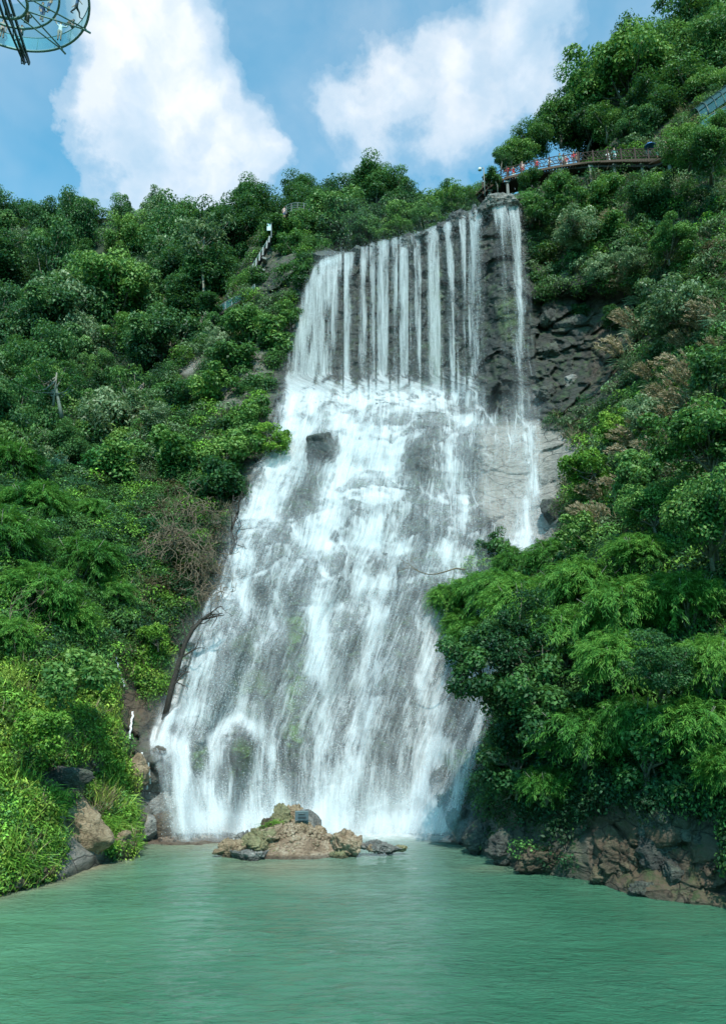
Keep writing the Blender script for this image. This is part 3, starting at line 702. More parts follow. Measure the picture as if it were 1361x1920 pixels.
# threads of water: a share of the traced paths as thin ribbons
def ribbons(sel, i0, i1, wmin, wmax, stride=2):
    Vv, Fv = [], []; base = 0
    T = TR[i0:i1:stride][:, sel]
    for k in range(T.shape[1]):
        p = T[:, k]; p = p[~np.isnan(p[:, 0])]
        if len(p) < 6: continue
        L = rng.integers(4, 11); s = rng.integers(0, max(1, len(p) - 5)); p = p[s:s + L]
        if len(p) < 4: continue
        qx, qy = proj(p)
        dd = DENS[np.clip(((qy - by0) / dh).astype(int), 0, BH - 1), np.clip(((qx - bx0) / dw).astype(int), 0, BW - 1)].mean()
        if rng.random() > dd * 1.1 or (qy.mean() < 760 and rng.random() < 0.8): continue
        w_ = rng.uniform(wmin, wmax) * np.sin(np.linspace(0.25, PI - 0.1, len(p))) ** 0.7
        w_ = w_ * rng.uniform(0.5, 1.3, len(p))
        a_ = rng.uniform(-0.6, 0.6); side = np.array([math.cos(a_), math.sin(a_), 0])
        p = p - np.array([0, 0.1, 0])
        Vv.append(p - side * w_[:, None] / 2); Vv.append(p + side * w_[:, None] / 2)
        n = len(p); i = np.arange(n - 1)
        Fv.append(np.stack([base + i, base + i + 1, base + n + i + 1, base + n + i], -1)); base += 2 * n
    return np.concatenate(Vv), np.concatenate(Fv)
# drops: small flakes scattered round the traced paths
def flakes(P, size, stretch, name, mat):
    n = len(P)
    a = rng.uniform(0, PI, n); u = np.stack([np.cos(a), np.sin(a) * 0.6, rng.normal(0, .3, n)], -1)
    w_ = np.stack([rng.normal(0, .25, n), rng.normal(0, .25, n), -np.ones(n)], -1)
    s = size * (0.45 + rng.random(n) ** 3 * 1.5)
    u = u * s[:, None] * 0.5; w_ = w_ * (s * stretch)[:, None] * 0.5
    v = np.stack([P - w_, P + u, P + w_, P - u], 1).reshape(-1, 3)
    f = np.arange(n * 4).reshape(-1, 4)
    return mesh_np(name, v, f, mat)
samp = TR[rng.integers(2, len(TR), 750000), rng.integers(0, NP_, 750000)]
samp = samp[~np.isnan(samp[:, 0])]
qx, qy = proj(samp)
dd = DENS[np.clip(((qy - by0) / dh).astype(int), 0, BH - 1), np.clip(((qx - bx0) / dw).astype(int), 0, BW - 1)]
samp = samp[rng.random(len(samp)) < np.clip(dd ** 1.4 * 1.3 + 0.01, 0, 1)]
spread = 0.10 + 0.22 * rng.random(len(samp)) ** 3 * 3
samp = samp + rng.normal(0, 1, samp.shape) * spread[:, None] * np.array([1, 0.8, 1]); samp[:, 1] -= 0.12
nb_ = 150000; bx_ = rng.uniform(330, 850, nb_); hgt_ = np.abs(rng.normal(0, 0.85, nb_)) * (0.6 + 0.8 * (vnoise(np.stack([bx_ / 26, bx_ * 0, bx_ * 0], -1), 3) + .5))
bp_ = at(bx_, np.full(nb_, 1556.0), 49.6 - np.abs(rng.normal(0, .5, nb_))); bp_[:, 2] = hgt_; samp = np.concatenate([samp, bp_])
samp = samp[samp[:, 2] > 0.02]
part_mesh('drops', flakes(samp, 0.020, 1.6, 'drops', M['drops']), falls)['kind'] = 'stuff'
print('drops', len(samp), 'norm', norm)
# ------------------------------------------------------------------ foliage
def norml(a): return a / (np.linalg.norm(a, axis=-1, keepdims=True) + 1e-9)
def leafquads(P, axis, nrm, L, Wd):
    """pointed leaves: base, two sides, tip that droops"""
    axis = norml(axis); side = norml(np.cross(axis, nrm)); up = norml(np.cross(side, axis))
    L = np.broadcast_to(L, (len(P),))[:, None]; Wd = np.broadcast_to(Wd, (len(P),))[:, None]
    a = P; b = P + axis * L * 0.45 + side * Wd * 0.5 + up * Wd * 0.12; c = P + axis * L - up * L * 0.12; d = P + axis * L * 0.45 - side * Wd * 0.5 + up * Wd * 0.12
    return np.stack([a, b, c, d], 1).reshape(-1, 3)
class Leaves:
    def __init__(s): s.v = []; s.a = []; s.c = []
    def add(s, P, axis, nrm, L, Wd, lv, col=None):
        s.v.append(leafquads(P, axis, nrm, L, Wd)); s.a.append(np.repeat(np.clip(lv, 0, 1), 4))
        if col is not None: s.c.append(np.repeat(np.broadcast_to(col, (len(P), 3)), 4, 0))
    def mesh(s, name, mat):
        v = np.concatenate(s.v); f = np.arange(len(v)).reshape(-1, 4); at_ = {'lv': np.concatenate(s.a)}
        if s.c: at_['leafcol'] = np.concatenate(s.c)
        return mesh_np(name, v, f, mat, False, at_)
def sphere_dirs(n, up=0.0):
    d = norml(rng.normal(0, 1, (n, 3))); 
    if up: d = norml(d + np.array([0, 0, up]))
    return d
def clump(Lv, c, r, n, L, Wd, base, flat=0.75, up=0.45, droop=0.3, col=None, hh=None):
    d = sphere_dirs(n, up); k = rng.random(n) ** 0.35
    P = c + d * np.array([r, r, r * flat]) * k[:, None]
    tang = norml(np.cross(d, rng.normal(0, 1, (n, 3))))
    axis = tang + d * 0.5 - np.array([0, 0, droop])
    nrm = d * 0.8 + np.array([0, 0, 0.55]) + rng.normal(0, 0.45, (n, 3))
    s = rng.uniform(0.6, 1.35, n)
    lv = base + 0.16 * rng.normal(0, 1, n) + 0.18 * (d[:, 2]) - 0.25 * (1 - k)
    Lv.add(P, axis, nrm, L * s, Wd * s, lv, col)

def make_tree(R, h, ncl, per, L, Wd, crownmat, flat=0.8, airy=0.0, barkm='bark', rc=0.34, lean=0.0, seed=0, trunk_r=None):
    """returns crown mesh and trunk mesh; origin at the foot, crown centre at height h"""
    Lv = Leaves(); tb = MB(); tr = trunk_r or 0.045 * R + 0.05
    top = np.array([lean * h, 0, h - R * 0.3])
    mid = np.array([lean * h * 0.3, 0.1 * R * rng.normal(), h * 0.45])
    mid = np.array([0, 0, h - R * 0.55]); top = np.array([0, 0, h + R * 0.3])
    tb.tube([mid - np.array([0, 0, R * 0.1]), top], [tr * 0.6, tr * 0.3], 6)
    cen = np.array([0, 0, h])
    lobes = [cen + sphere_dirs(1, 0.1)[0] * R * np.array([.62, .62, .5]) * rng.uniform(.4, 1.3) for _ in range(5)]
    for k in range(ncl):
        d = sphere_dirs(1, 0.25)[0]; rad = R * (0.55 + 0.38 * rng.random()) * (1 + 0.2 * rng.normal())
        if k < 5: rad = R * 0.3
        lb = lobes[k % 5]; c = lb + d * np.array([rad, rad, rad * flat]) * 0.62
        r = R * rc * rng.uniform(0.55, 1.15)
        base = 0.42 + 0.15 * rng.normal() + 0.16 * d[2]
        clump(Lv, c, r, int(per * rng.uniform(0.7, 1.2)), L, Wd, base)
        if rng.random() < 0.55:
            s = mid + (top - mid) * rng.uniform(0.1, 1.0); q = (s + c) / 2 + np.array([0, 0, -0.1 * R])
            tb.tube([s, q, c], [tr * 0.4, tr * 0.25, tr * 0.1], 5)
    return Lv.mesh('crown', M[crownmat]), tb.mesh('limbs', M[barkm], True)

def make_bamboo(R, h, nbr, L, Wd, mat, seed=0, droop=1.0):
    Lv = Leaves(); tb = MB()
    for k in range(9):
        a = rng.uniform(0, 2 * PI); e = np.array([math.cos(a), math.sin(a), 0]) * R * rng.uniform(.3, .7)
        tb.tube([(0, 0, h - R * 0.7), (e[0] * 0.6, e[1] * 0.6, h), (e[0] * 1.2, e[1] * 1.2, h + R * 0.35)], [0.035, 0.025, 0.01], 5)
    for k in range(nbr):
        d = sphere_dirs(1, 0.55)[0]
        lump = 0.78 + 0.3 * vnoise(d[None] * 2.2 + seed, 4)[0]
        s = np.array([0, 0, h]) + d * np.array([R, R, R * 0.7]) * lump * rng.uniform(0.35, 0.8)
        out_ = norml(np.array([d[0], d[1], 0.15 + 0.5 * d[2]]) + rng.normal(0, .38, 3))
        ln = rng.uniform(0.5, 1.4) * 0.36 * R; m_ = 11
        tt = np.linspace(0, 1, m_)
        p = s + out_ * tt[:, None] * ln + np.array([0, 0, -1]) * (tt ** 2)[:, None] * ln * 0.5 * droop
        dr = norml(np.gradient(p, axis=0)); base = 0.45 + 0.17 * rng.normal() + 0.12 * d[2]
        for q in range(4):
            n = m_; jit = rng.normal(0, 0.05, (n, 3))
            fan = norml(np.cross(dr, [0, 0, 1])) * rng.uniform(-0.85, 0.85, n)[:, None]
            Lv.add(p + jit, dr * 0.8 + fan + rng.normal(0, 0.2, (n, 3)) + np.array([0, 0, -0.18]), np.array([0, 0, 1]) + rng.normal(0, 0.5, (n, 3)) + d * 0.4,
                   L * rng.uniform(0.6, 1.25, n), Wd * rng.uniform(0.7, 1.2, n), base + 0.13 * rng.normal(0, 1, n) + 0.12 * tt)
    return Lv.mesh('foliage', M[mat]), tb.mesh('culms', M['bark_pale'], True)

PR = {}
def reg(key, me1, me2, R, h, n1='crown', n2='limbs'): PR.setdefault(key, []).append((me1, me2, R, h, n1, n2))
for k in range(3): reg('far', *make_tree(3.2, 5.0, 46, 300, 0.23, 0.135, 'leaf_far'), 3.2, 5.0)
for k in range(3): reg('dark', *make_tree(3.6, 5.5, 52, 300, 0.23, 0.13, 'leaf_dark'), 3.6, 5.5)
for k in range(3): reg('mid', *make_tree(3.0, 4.8, 46, 300, 0.21, 0.12, 'leaf_mid'), 3.0, 4.8)
for k in range(2): reg('pale', *make_tree(2.6, 4.0, 40, 200, 0.22, 0.11, 'leaf_pale', rc=0.3), 2.6, 4.0)
for k in range(2): reg('airy', *make_tree(2.8, 5.0, 34, 130, 0.20, 0.11, 'leaf_mid', rc=0.24, barkm='bark_pale'), 2.8, 5.0)
for k in range(2): reg('bright', *make_tree(1.6, 1.8, 30, 190, 0.17, 0.085, 'leaf_bright', rc=0.34), 1.6, 1.8)
for k in range(2): reg('bush', *make_tree(1.4, 1.4, 26, 170, 0.18, 0.10, 'leaf_mid', rc=0.36), 1.4, 1.4)
for k in range(2): reg('darkbush', *make_tree(1.5, 1.6, 30, 190, 0.17, 0.10, 'leaf_dark', rc=0.36), 1.5, 1.6)
for k in range(4): reg('bamboo', *make_bamboo(2.2, 2.6, 480, 0.24, 0.034, 'leaf_bamboo', seed=k * 5), 2.2, 2.6, 'foliage', 'culms')
reg('near', *make_tree(2.4, 3.0, 60, 260, 0.16, 0.095, 'leaf_mid', rc=0.27), 2.4, 3.0)
reg('near', *make_tree(2.4, 3.0, 60, 260, 0.15, 0.085, 'leaf_dark', rc=0.27), 2.4, 3.0)
reg('slender', *make_tree(2.0, 7.5, 24, 90, 0.26, 0.14, 'leaf_pale', flat=1.3, rc=0.3, barkm='bark_pale', trunk_r=0.11), 2.0, 7.5)

def plant(key, px, py, Rpx, Y, name, label, cat, group=None, var=None, squash=1.0, far=False, foot=None):
    """crown centred on what the camera sees at (px,py) at depth Y; the trunk leaves the slope below it"""
    lst = PR[key]; me1, me2, R, h, n1, n2 = lst[(var if var is not None else rng.integers(len(lst))) % len(lst)]
    c = at(px, py, Y); slant = Y * CP + (c[2] - H) * SP
    s = Rpx * 1.12 * slant / F / R
    if foot is None:
        fpx, fpy = px + rng.uniform(-.2, .2) * Rpx, py + Rpx * 0.7
        fy = float(farY(fpx, fpy)) if far else float(surf(fpx, fpy))
        fy = min(max(fy, Y - 0.3), Y + Rpx * 0.045); f = at(fpx, fpy, fy + 0.15)
    else: f = at(*foot)
    root = empty(name, tuple(f), label, cat, group)
    d = c - f; tr = 0.035 * R * s + 0.03
    tb = MB(); bend = np.array([rng.normal(0, .1), 0, 0]) * np.linalg.norm(d)
    ext = -norml(d) * 0.6 + np.array([0, 0.3, -0.3])
    tb.tube([ext, (0, 0, 0), d * 0.5 + bend + np.array([0, 0.0, 0.05]), d], [tr * 1.25, tr * 1.1, tr * 0.85, tr * 0.6], 6)
    barkm = M['bark_pale'] if key in ('airy', 'slender', 'bamboo') else M['bark']
    tb.build('culm' if key == 'bamboo' else 'trunk', barkm, root, True)
    a = float(rng.uniform(0, 2 * PI)); tx_, ty_ = (float(rng.uniform(-.16, .16)) for _ in range(2)); sx_, sy_ = (float(rng.uniform(.85, 1.2)) for _ in range(2))
    for me, nn in ((me2, n2), (me1, n1)):
        o = obj(nn, me, root); o.rotation_euler = (tx_, ty_, a); o.scale = (s * sx_, s * sy_, s * squash); o.location = (d[0], d[1], d[2] - h * s * squash)
    if name == 'ivy_clad_stump' or name == 'hanging_ivy':
        root.children[1].scale.z *= 1.5; root.children[2].scale.z *= 1.5; root.children[1].location.z -= h * s * .5; root.children[2].location.z -= h * s * .5
    return root

# forest on the far hill, tree by tree
kinds = [('far', 'rounded mid-green tree', 'forest_tree'), ('dark', 'dense dark green tree', 'forest_tree'), ('airy', 'loose open-crowned tree', 'forest_tree'), ('pale', 'silvery pale-leaved tree', 'forest_tree'), ('mid', 'fresh lighter green tree', 'forest_tree')]
placed = []
def try_far(px, py, smin):
    for (a, b) in placed:
        if abs(a - px) < smin and abs(b - py) < smin * 0.66: return False
    placed.append((px, py)); return True
tops = [(-60, 335), (0, 350), (60, 376), (100, 395), (150, 385), (250, 370), (330, 372), (440, 372), (530, 338), (620, 338), (690, 335), (780, 350), (850, 350), (920, 356), (1100, 360)]
def skyline(px): return np.interp(px, [a for a, b in tops], [b for a, b in tops])
cnt = 0
for att in range(7000):
    px = rng.uniform(-70, 640) if rng.random() < 0.8 else rng.uniform(600, 930)
    rg = fridge(px); py = rg + (ffoot(px) - rg) * rng.random() ** 1.1
    if px > 150 and py > ridge(px) + 55: continue
    if px <= 150 and py > 960: continue
    if not try_far(px, py, 46 if px < 600 else 36): continue
    Y = float(farY(px, py)); R_ = (30 + 44 * rng.random() ** 1.3) * (1.0 if py > 470 else 0.8)
    if abs(px - 560) < 52 and 396 < py < 480: continue
    cy = py - R_ * 0.6
    cy = max(cy, skyline(px) + R_ * rng.uniform(0.75, 1.1))
    w_ = [0.38, 0.22, 0.08, 0.12, 0.20] if px < 330 else [0.30, 0.50, 0.06, 0.06, 0.08]
    kk = rng.choice(5, p=w_); key, desc, nm = kinds[kk]
    if px < 600:
        cz = ['at the left edge of the far hill', 'left of the hill middle', 'in the hill middle', 'left of the glass stairway'][0 if px < 110 else 1 if px < 230 else 2 if px < 350 else 3]
        rz_ = 'on the skyline' if py < rg + 45 else 'in the upper forest' if py < rg + 150 else 'halfway down the forest' if py < rg + 290 else 'low in the forest'
    else: cz, rz_ = ('behind the left half of the crest' if px < 770 else 'behind the right half of the crest'), ('on the skyline' if py < rg + 25 else 'just above the lip')
    size = 'small ' if R_ < 36 else ''
    lab = ' '.join(f'{size}{desc} {rz_}, {cz}'.split()[:16])
    plant(key, px, cy, R_, Y, nm, lab, 'tree', 'forest trees: ' + lab, far=True, squash=float(rng.uniform(.9, 1.6)))
    cnt += 1
print('far trees', cnt)
rng = np.random.default_rng(77)

# individual trees and shrubs of the photograph: kind, px, py, radius px, depth (None: on the gorge side), name, label
T = [('far', 1185, 255, 40, None, 'broadleaf_tree', 'leafy tree on the slope straight above the blue umbrella'), ('mid', 1140, 225, 40, 72, 'broadleaf_tree', 'fresh green tree between the largest tree and the boardwalk'), ('mid', 1358, 222, 30, 54, 'broadleaf_tree', 'small tree in front of the glass canopy at the right edge'), ('darkbush', 1090, 580, 26, None, 'hanging_ivy', 'dark plants hanging from the overhanging ledge'), ('darkbush', 1140, 600, 24, None, 'hanging_ivy', 'dark plants hanging in the shade of the rock wall'), ('mid', 1085, 205, 40, 77, 'broadleaf_tree', 'leafy tree filling the gap right of the bright fresh-green tree'), ('bush', 455, 812, 34, 62, 'leafy_shrub', 'shrub joined to the small leaning tree'), ('bush', 492, 520, 22, 75.5, 'leafy_shrub', 'shrub growing through the lower landing of the stairway'), ('darkbush', 400, 572, 24, 75, 'leafy_shrub', 'dark shrub hiding the left end of the lower walkway'), ('mid', 1290, 165, 58, None, 'broadleaf_tree', 'spreading tree on the slope directly left of the glass canopy'), ('far', 1335, 110, 60, None, 'broadleaf_tree', 'rounded tree on the slope above the glass canopy'), ('mid', 1375, 60, 62, None, 'broadleaf_tree', 'tree at the right edge under the highest skyline tree'), ('dark', 1310, 62, 48, None, 'broadleaf_tree', 'dark tree on the slope just below the right skyline'), ('mid', 1240, 215, 44, None, 'broadleaf_tree', 'tree on the slope above the bend of the boardwalk'), ('mid', 1345, 165, 40, None, 'broadleaf_tree', 'small tree whose top covers the glass canopy corner'),
 ('bush', 548, 428, 24, 84, 'leafy_shrub', 'shrub under the left half of the round lookout deck'), ('bush', 578, 428, 24, 84, 'leafy_shrub', 'shrub under the right half of the round lookout deck'), ('darkbush', 440, 610, 26, 74, 'leafy_shrub', 'dark shrub under the glass panels of the lower walkway'), ('dark', 440, 455, 62, 100, 'broadleaf_tree', 'very dark spreading tree left of the glass stairway'), ('dark', 400, 530, 52, 96, 'broadleaf_tree', 'dark tree in the hollow below the glass stairway'),
 ('dark', 470, 400, 52, 104, 'broadleaf_tree', 'big dark rounded tree above the banner post of the stairway'), ('dark', 555, 375, 46, 100, 'broadleaf_tree', 'dark tree directly behind the round lookout deck'), 
 ('far', 640, 425, 56, 86, 'broadleaf_tree', 'wide dome-shaped tree over the left end of the waterfall crest'), ('dark', 590, 455, 34, 84, 'broadleaf_tree', 'low dark tree between lookout deck and waterfall crest'),
 ('dark', 700, 375, 52, 92, 'broadleaf_tree', 'tall dark tree standing highest on the ridge behind the crest'), ('airy', 752, 352, 40, 92, 'broadleaf_tree', 'open tree with sky gaps at the top of the ridge'),
 ('mid', 770, 405, 44, 84, 'broadleaf_tree', 'mid-green tree just behind the middle of the crest'), ('far', 690, 430, 38, 80, 'broadleaf_tree', 'low rounded tree hugging the crest left of the middle'), ('mid', 735, 430, 28, 76, 'broadleaf_tree', 'small bushy tree on the lip over the middle streams'),
 ('airy', 845, 375, 34, 80, 'broadleaf_tree', 'slight airy tree behind the right end of the crest'), ('far', 815, 400, 26, 78, 'broadleaf_tree', 'small dense tree behind the tall crest boulders'), ('airy', 888, 368, 24, 76, 'broadleaf_tree', 'thin young tree beside the lamp post'),
 ('slender', 372, 455, 52, 92, 'slender_tree', 'tall slender tree with bare pale twin trunks on the far hill'), ('airy', 105, 720, 62, 62, 'bare_limbed_tree', 'leaning pale-limbed tree over the dark gap on the left'),
 ('mid', 1045, 222, 58, 76, 'broadleaf_tree', 'bright fresh-green tree against the sky above the boardwalk'), ('mid', 962, 280, 36, 74, 'broadleaf_tree', 'small open tree at the left end of the boardwalk'), ('mid', 1004, 250, 40, 75, 'broadleaf_tree', 'leafy tree between the open tree and the bright tree'),
 ('dark', 1110, 245, 40, 74, 'broadleaf_tree', 'dark tree leaning over the middle of the boardwalk'), ('near', 1170, 185, 98, 74, 'broadleaf_tree', 'largest tree on the skyline above the boardwalk'), ('dark', 1240, 235, 62, 70, 'broadleaf_tree', 'deep green tree overhanging the right end of the boardwalk'),
 ('mid', 1225, 100, 62, 80, 'broadleaf_tree', 'pale green tree top peeping over the largest skyline tree'), ('mid', 1300, 100, 84, 74, 'broadleaf_tree', 'rounded tree on the skyline left of the glass canopy'), ('mid', 1350, 50, 84, 78, 'broadleaf_tree', 'tree at the top right corner of the skyline'), ('far', 1400, 20, 60, 78, 'broadleaf_tree', 'highest tree of the right skyline'),
 ('mid', 1302, 272, 44, 55, 'broadleaf_tree', 'sunlit small tree in front of the glass railing'), ('mid', 1325, 290, 54, 53, 'broadleaf_tree', 'tree below the glass railing on the right edge'),
 ('pale', 1275, 565, 76, 50, 'silvery_shrub', 'large round silvery shrub on the right slope'), ('pale', 1215, 770, 48, 46, 'silvery_shrub', 'silvery shrub below the large round one'), ('pale', 1060, 420, 40, 61, 'silvery_shrub', 'pale shrub right of the crest under the boardwalk'),
 ('bright', 1150, 795, 36, 50, 'bright_shrub', 'vivid yellow-green shrub right of the pale slab'), ('bright', 1120, 880, 52, 47, 'bright_shrub', 'rounded green shrub growing over the edge of the pale slab'), 
 ('near', 1320, 850, 92, 35, 'leafy_tree', 'leafy tree on the right edge below the pampas grass'), ('near', 1330, 1000, 100, 32, 'leafy_tree', 'dense broadleaf tree above the bamboo on the right edge'), ('near', 1230, 960, 60, 38, 'leafy_tree', 'mid-sized leafy tree left of the dense one'),
 ('bush', 1180, 900, 50, 43, 'leafy_shrub', 'green shrub beside the brown grasses on the right slope'), ('bush', 1110, 1010, 44, 43, 'leafy_shrub', 'big-leaved shrub under the dark boulders'), ('bush', 1040, 360, 30, 64, 'leafy_shrub', 'fresh shrub under the boardwalk beside the crest'),
 ('bush', 1120, 370, 34, 64, 'leafy_shrub', 'shrub below the boardwalk between two posts'), ('bush', 1170, 440, 36, 60, 'leafy_shrub', 'shrub on top of the overhanging ledge'), ('pale', 1130, 500, 38, 59.5, 'silvery_shrub', 'pale shrub on the lip of the overhanging ledge'),
 ('bush', 1000, 395, 30, 63, 'leafy_shrub', 'shrub touching the last crest boulder'), ('bush', 1330, 700, 50, 42, 'leafy_shrub', 'shrub among pampas on the right edge'), ('near', 1250, 470, 44, 54, 'leafy_tree', 'dark green tree above the large round silvery shrub'),
 ('bright', 498, 812, 34, 60.2, 'small_tree', 'small bright tree leaning into the spray from the left'), ('bush', 425, 850, 48, 60, 'leafy_shrub', 'shrub left of the leaning bright tree'), ('darkbush', 380, 900, 50, 58, 'leafy_shrub', 'dark shrub on the left wall above the twigs'),
 ('darkbush', 945, 1075, 44, None, 'ivy_clad_stump', 'dark ivy-covered stump beside the right edge of the fall'), ('darkbush', 940, 1030, 28, None, 'ivy_clad_stump', 'pointed dark top of ivy over the ivy-covered stump'), ('bush', 895, 1065, 36, None, 'leafy_shrub', 'light shrub left of the ivy-covered stump'), ('bush', 1000, 1075, 44, None, 'leafy_shrub', 'shrub between the ivy-covered stump and the big-leaved shrub'),
 ('pale', 1060, 1055, 36, None, 'silvery_shrub', 'bluish round-leaved shrub right of the ivy-covered stump'), ('bush', 520, 450, 34, 80, 'leafy_shrub', 'shrub on top of the rock pillar under the lookout deck'), ('bush', 560, 470, 34, 77, 'leafy_shrub', 'shrub between lookout deck and long crest slab'), ('darkbush', 575, 520, 26, 72, 'leafy_shrub', 'dark shrub touching the left side of the widest stream'),
 ('bush', 520, 640, 40, 69.5, 'leafy_shrub', 'shrub on the upper left wall beside the fall'), ('bush', 440, 690, 40, 69, 'leafy_shrub', 'shrub at the top of the grey slab'), ('darkbush', 500, 720, 34, 67, 'leafy_shrub', 'dark shrub between grey slab and fall'), ('bush', 450, 790, 44, 64, 'leafy_shrub', 'yellowish shrub above the small leaning tree'), ('darkbush', 350, 770, 44, 69, 'leafy_shrub', 'dark shrub at the lower edge of the grey slab'),
 ('dark', 1080, 262, 36, 77, 'broadleaf_tree', 'dark tree right behind the bright fresh-green tree'), ('far', 1140, 275, 40, 76, 'broadleaf_tree', 'shaded tree behind the boardwalk under the largest tree'), ('dark', 1200, 275, 40, 74, 'broadleaf_tree', 'darkest tree behind the blue umbrella'), ('mid', 1120, 160, 56, 80, 'broadleaf_tree', 'leafy tree at the left shoulder of the largest skyline tree'), ('mid', 1180, 112, 58, 82, 'broadleaf_tree', 'bright tree on the skyline behind the largest tree'),
 ('dark', 1290, 190, 50, 72, 'broadleaf_tree', 'dark tree touching the glass canopy'), ('far', 1250, 165, 66, 77, 'broadleaf_tree', 'rounded green tree in the gap left of the canopy'), ('mid', 1320, 15, 66, 84, 'broadleaf_tree', 'tree cut by the top edge near the right corner'), ('far', 940, 300, 18, 72, 'broadleaf_tree', 'small sapling at the far left of the boardwalk railing'), ('bush', 930, 335, 18, 69, 'leafy_shrub', 'light green sapling beside the lamp post'), ('bush', 985, 345, 24, 67, 'leafy_shrub', 'yellow-green shrub under the left end of the boardwalk'),
 ('bush', 1080, 395, 34, 63, 'leafy_shrub', 'shrub below the second post of the boardwalk'), ('dark', 1240, 380, 50, 60, 'broadleaf_tree', 'dark small tree under the bend of the boardwalk'), ('pale', 1200, 480, 34, 57, 'silvery_shrub', 'pale shrub right of the overhanging ledge'),  ('near', 960, 1210, 84, 37.5, 'dark_leaved_tree', 'dark-leaved tree overhanging the water on the right'), ('darkbush', 900, 1250, 60, 38, 'dark_leaved_tree', 'drooping dark-leaved tree in front of the lower fall'),
 ('darkbush', 935, 1340, 62, 38.5, 'hanging_ivy', 'curtain of dark ivy over the right bank'), ('darkbush', 960, 1430, 60, 37.5, 'hanging_ivy', 'lower curtain of dark ivy near the waterline'), ('darkbush', 1030, 1330, 70, 35.5, 'hanging_ivy', 'dark ivy in the hollow behind the bamboo'), ('darkbush', 1200, 1420, 70, 31.8, 'hanging_ivy', 'dark ivy in the shade over the right rocks'),
 ('bush', 862, 1440, 30, None, 'leafy_shrub', 'sunlit shrub on the rock at the foot of the right bank'), ('bush', 880, 1490, 26, None, 'leafy_shrub', 'small green shrub low on the right bank'),
 ('near', 1250, 1255, 60, 29.5, 'heart_leaved_shrub', 'dark heart-leaved shrub with pale tips among the bamboo'),
 ('bright', 60, 1370, 52, 34.5, 'bright_shrub', 'sunny shrub on the left bank above the big leaves'), ('bright', 195, 1430, 36, 42.3, 'bright_shrub', 'sunny shrub beside the orange soil patch'), ('bright', 185, 1290, 36, 43, 'bright_shrub', 'sunny shrub beside the thin trickle'),
 ('bush', 110, 1280, 60, 38, 'leafy_shrub', 'leafy shrub beneath the bamboo on the left bank'), ('bright', 300, 1195, 36, 48.5, 'bright_shrub', 'green shrub on the left wall above the dead trunk'), ('bush', 330, 850, 50, 61, 'leafy_shrub', 'mixed shrub on the left spur over the bamboo'), ('bush', 230, 890, 52, 60, 'leafy_shrub', 'shrub at the edge of the dark gap'),
 ('pale', 300, 800, 40, 66, 'silvery_shrub', 'greyish shrub halfway up the left spur'), ('bush', 400, 740, 44, 67.5, 'leafy_shrub', 'shrub on the grey slab of the left spur'), ('bush', 470, 620, 38, 70.5, 'leafy_shrub', 'shrub under the lower flight of the glass stairway'), ('pale', 415, 640, 30, 71, 'silvery_shrub', 'pale shrub at the foot of the glass stairway'),
 ('bush', 545, 590, 28, 69, 'leafy_shrub', 'shrub against the left edge of the upper fall'), ('darkbush', 545, 500, 32, 74, 'leafy_shrub', 'dark shrub between the rock pillar and the crest')]
for (key, px, py, r, Y, nm, lab) in T:
    if Y is None: Y = float(surf(px, py)) - 0.5
    v = None
    if nm in ('dark_leaved_tree',) and key == 'near': v = 1
    if nm == 'leafy_tree': v = 0
    if nm == 'heart_leaved_shrub': v = 1
    ft = {'slender_tree': (385, 600, Y)}.get(nm)
    plant(key, px, py, r, Y, nm, lab, 'shrub' if 'shrub' in nm else ('ivy' if 'ivy' in nm else 'tree'), var=v, foot=ft, far=Y > 76)

BAM = [(872, 1120, 52, 'bamboo spray joining the leftmost one to the bank'), (868, 1172, 44, 'bamboo spray hanging under the leftmost one'), (935, 1105, 60, 'bamboo in front of the ivy-covered stump'), (975, 1060, 52, 'bamboo rising behind the ivy-covered stump'), (1040, 1045, 56, 'pale-tipped bamboo under the dark boulders'), (835, 1125, 44, 'slim bamboo spray reaching farthest left over the fall'), (905, 1110, 62, 'bamboo clump next to the dark ivy-covered stump'), (985, 1130, 84, 'broad bamboo clump in the middle of the right bank'), (1080, 1100, 88, 'tall bamboo clump under the big-leaved shrub'),
 (1185, 1040, 60, 'round-topped light bamboo standing highest'), (1190, 1140, 96, 'bamboo clump below the round-topped one'), (1290, 1130, 90, 'bamboo clump under the dense tree on the right edge'), (1060, 1190, 88, 'bamboo clump over the dark hollow'),
 (900, 1185, 52, 'small bamboo clump above the dark-leaved tree'), (1340, 1240, 84, 'bamboo clump at the right edge behind the heart-leaved shrub'), (1160, 1240, 86, 'bamboo clump left of the heart-leaved shrub'), (1085, 1375, 86, 'lowest big bamboo clump leaning out over the water'),
 (1190, 1350, 80, 'bamboo clump beside the lowest big one'), (1300, 1360, 88, 'shaded bamboo clump under the heart-leaved shrub'), (1020, 1470, 52, 'dark bamboo sprays hanging near the waterline'), (1380, 1440, 70, 'bamboo hanging over the rocks at the right edge')]
for (px, py, r, lab) in BAM:
    Y = float(surf(px, py)) - 1.6 - (0.8 if py > 1150 else 0)
    plant('bamboo', px, py, r, Y, 'bamboo_clump', lab, 'bamboo', 'bamboo clumps on the right bank', squash=0.95)
BAL = [(20, 870, 62, 'highest feathery bamboo on the left edge'), (75, 950, 70, 'bamboo clump below the highest one on the left'), (10, 1000, 74, 'bamboo clump cut by the left edge'), (165, 965, 44, 'small bamboo top beside the dark gap'),
 (150, 1050, 76, 'broad bamboo clump in the middle of the left bank'), (60, 1110, 76, 'bamboo clump over the dry twigs'), (215, 1110, 42, 'bamboo spray nearest to the trickle'), (130, 1160, 60, 'lowest bamboo clump of the left bank'), (10, 1190, 50, 'dark bamboo at the left edge above the dry branch')]
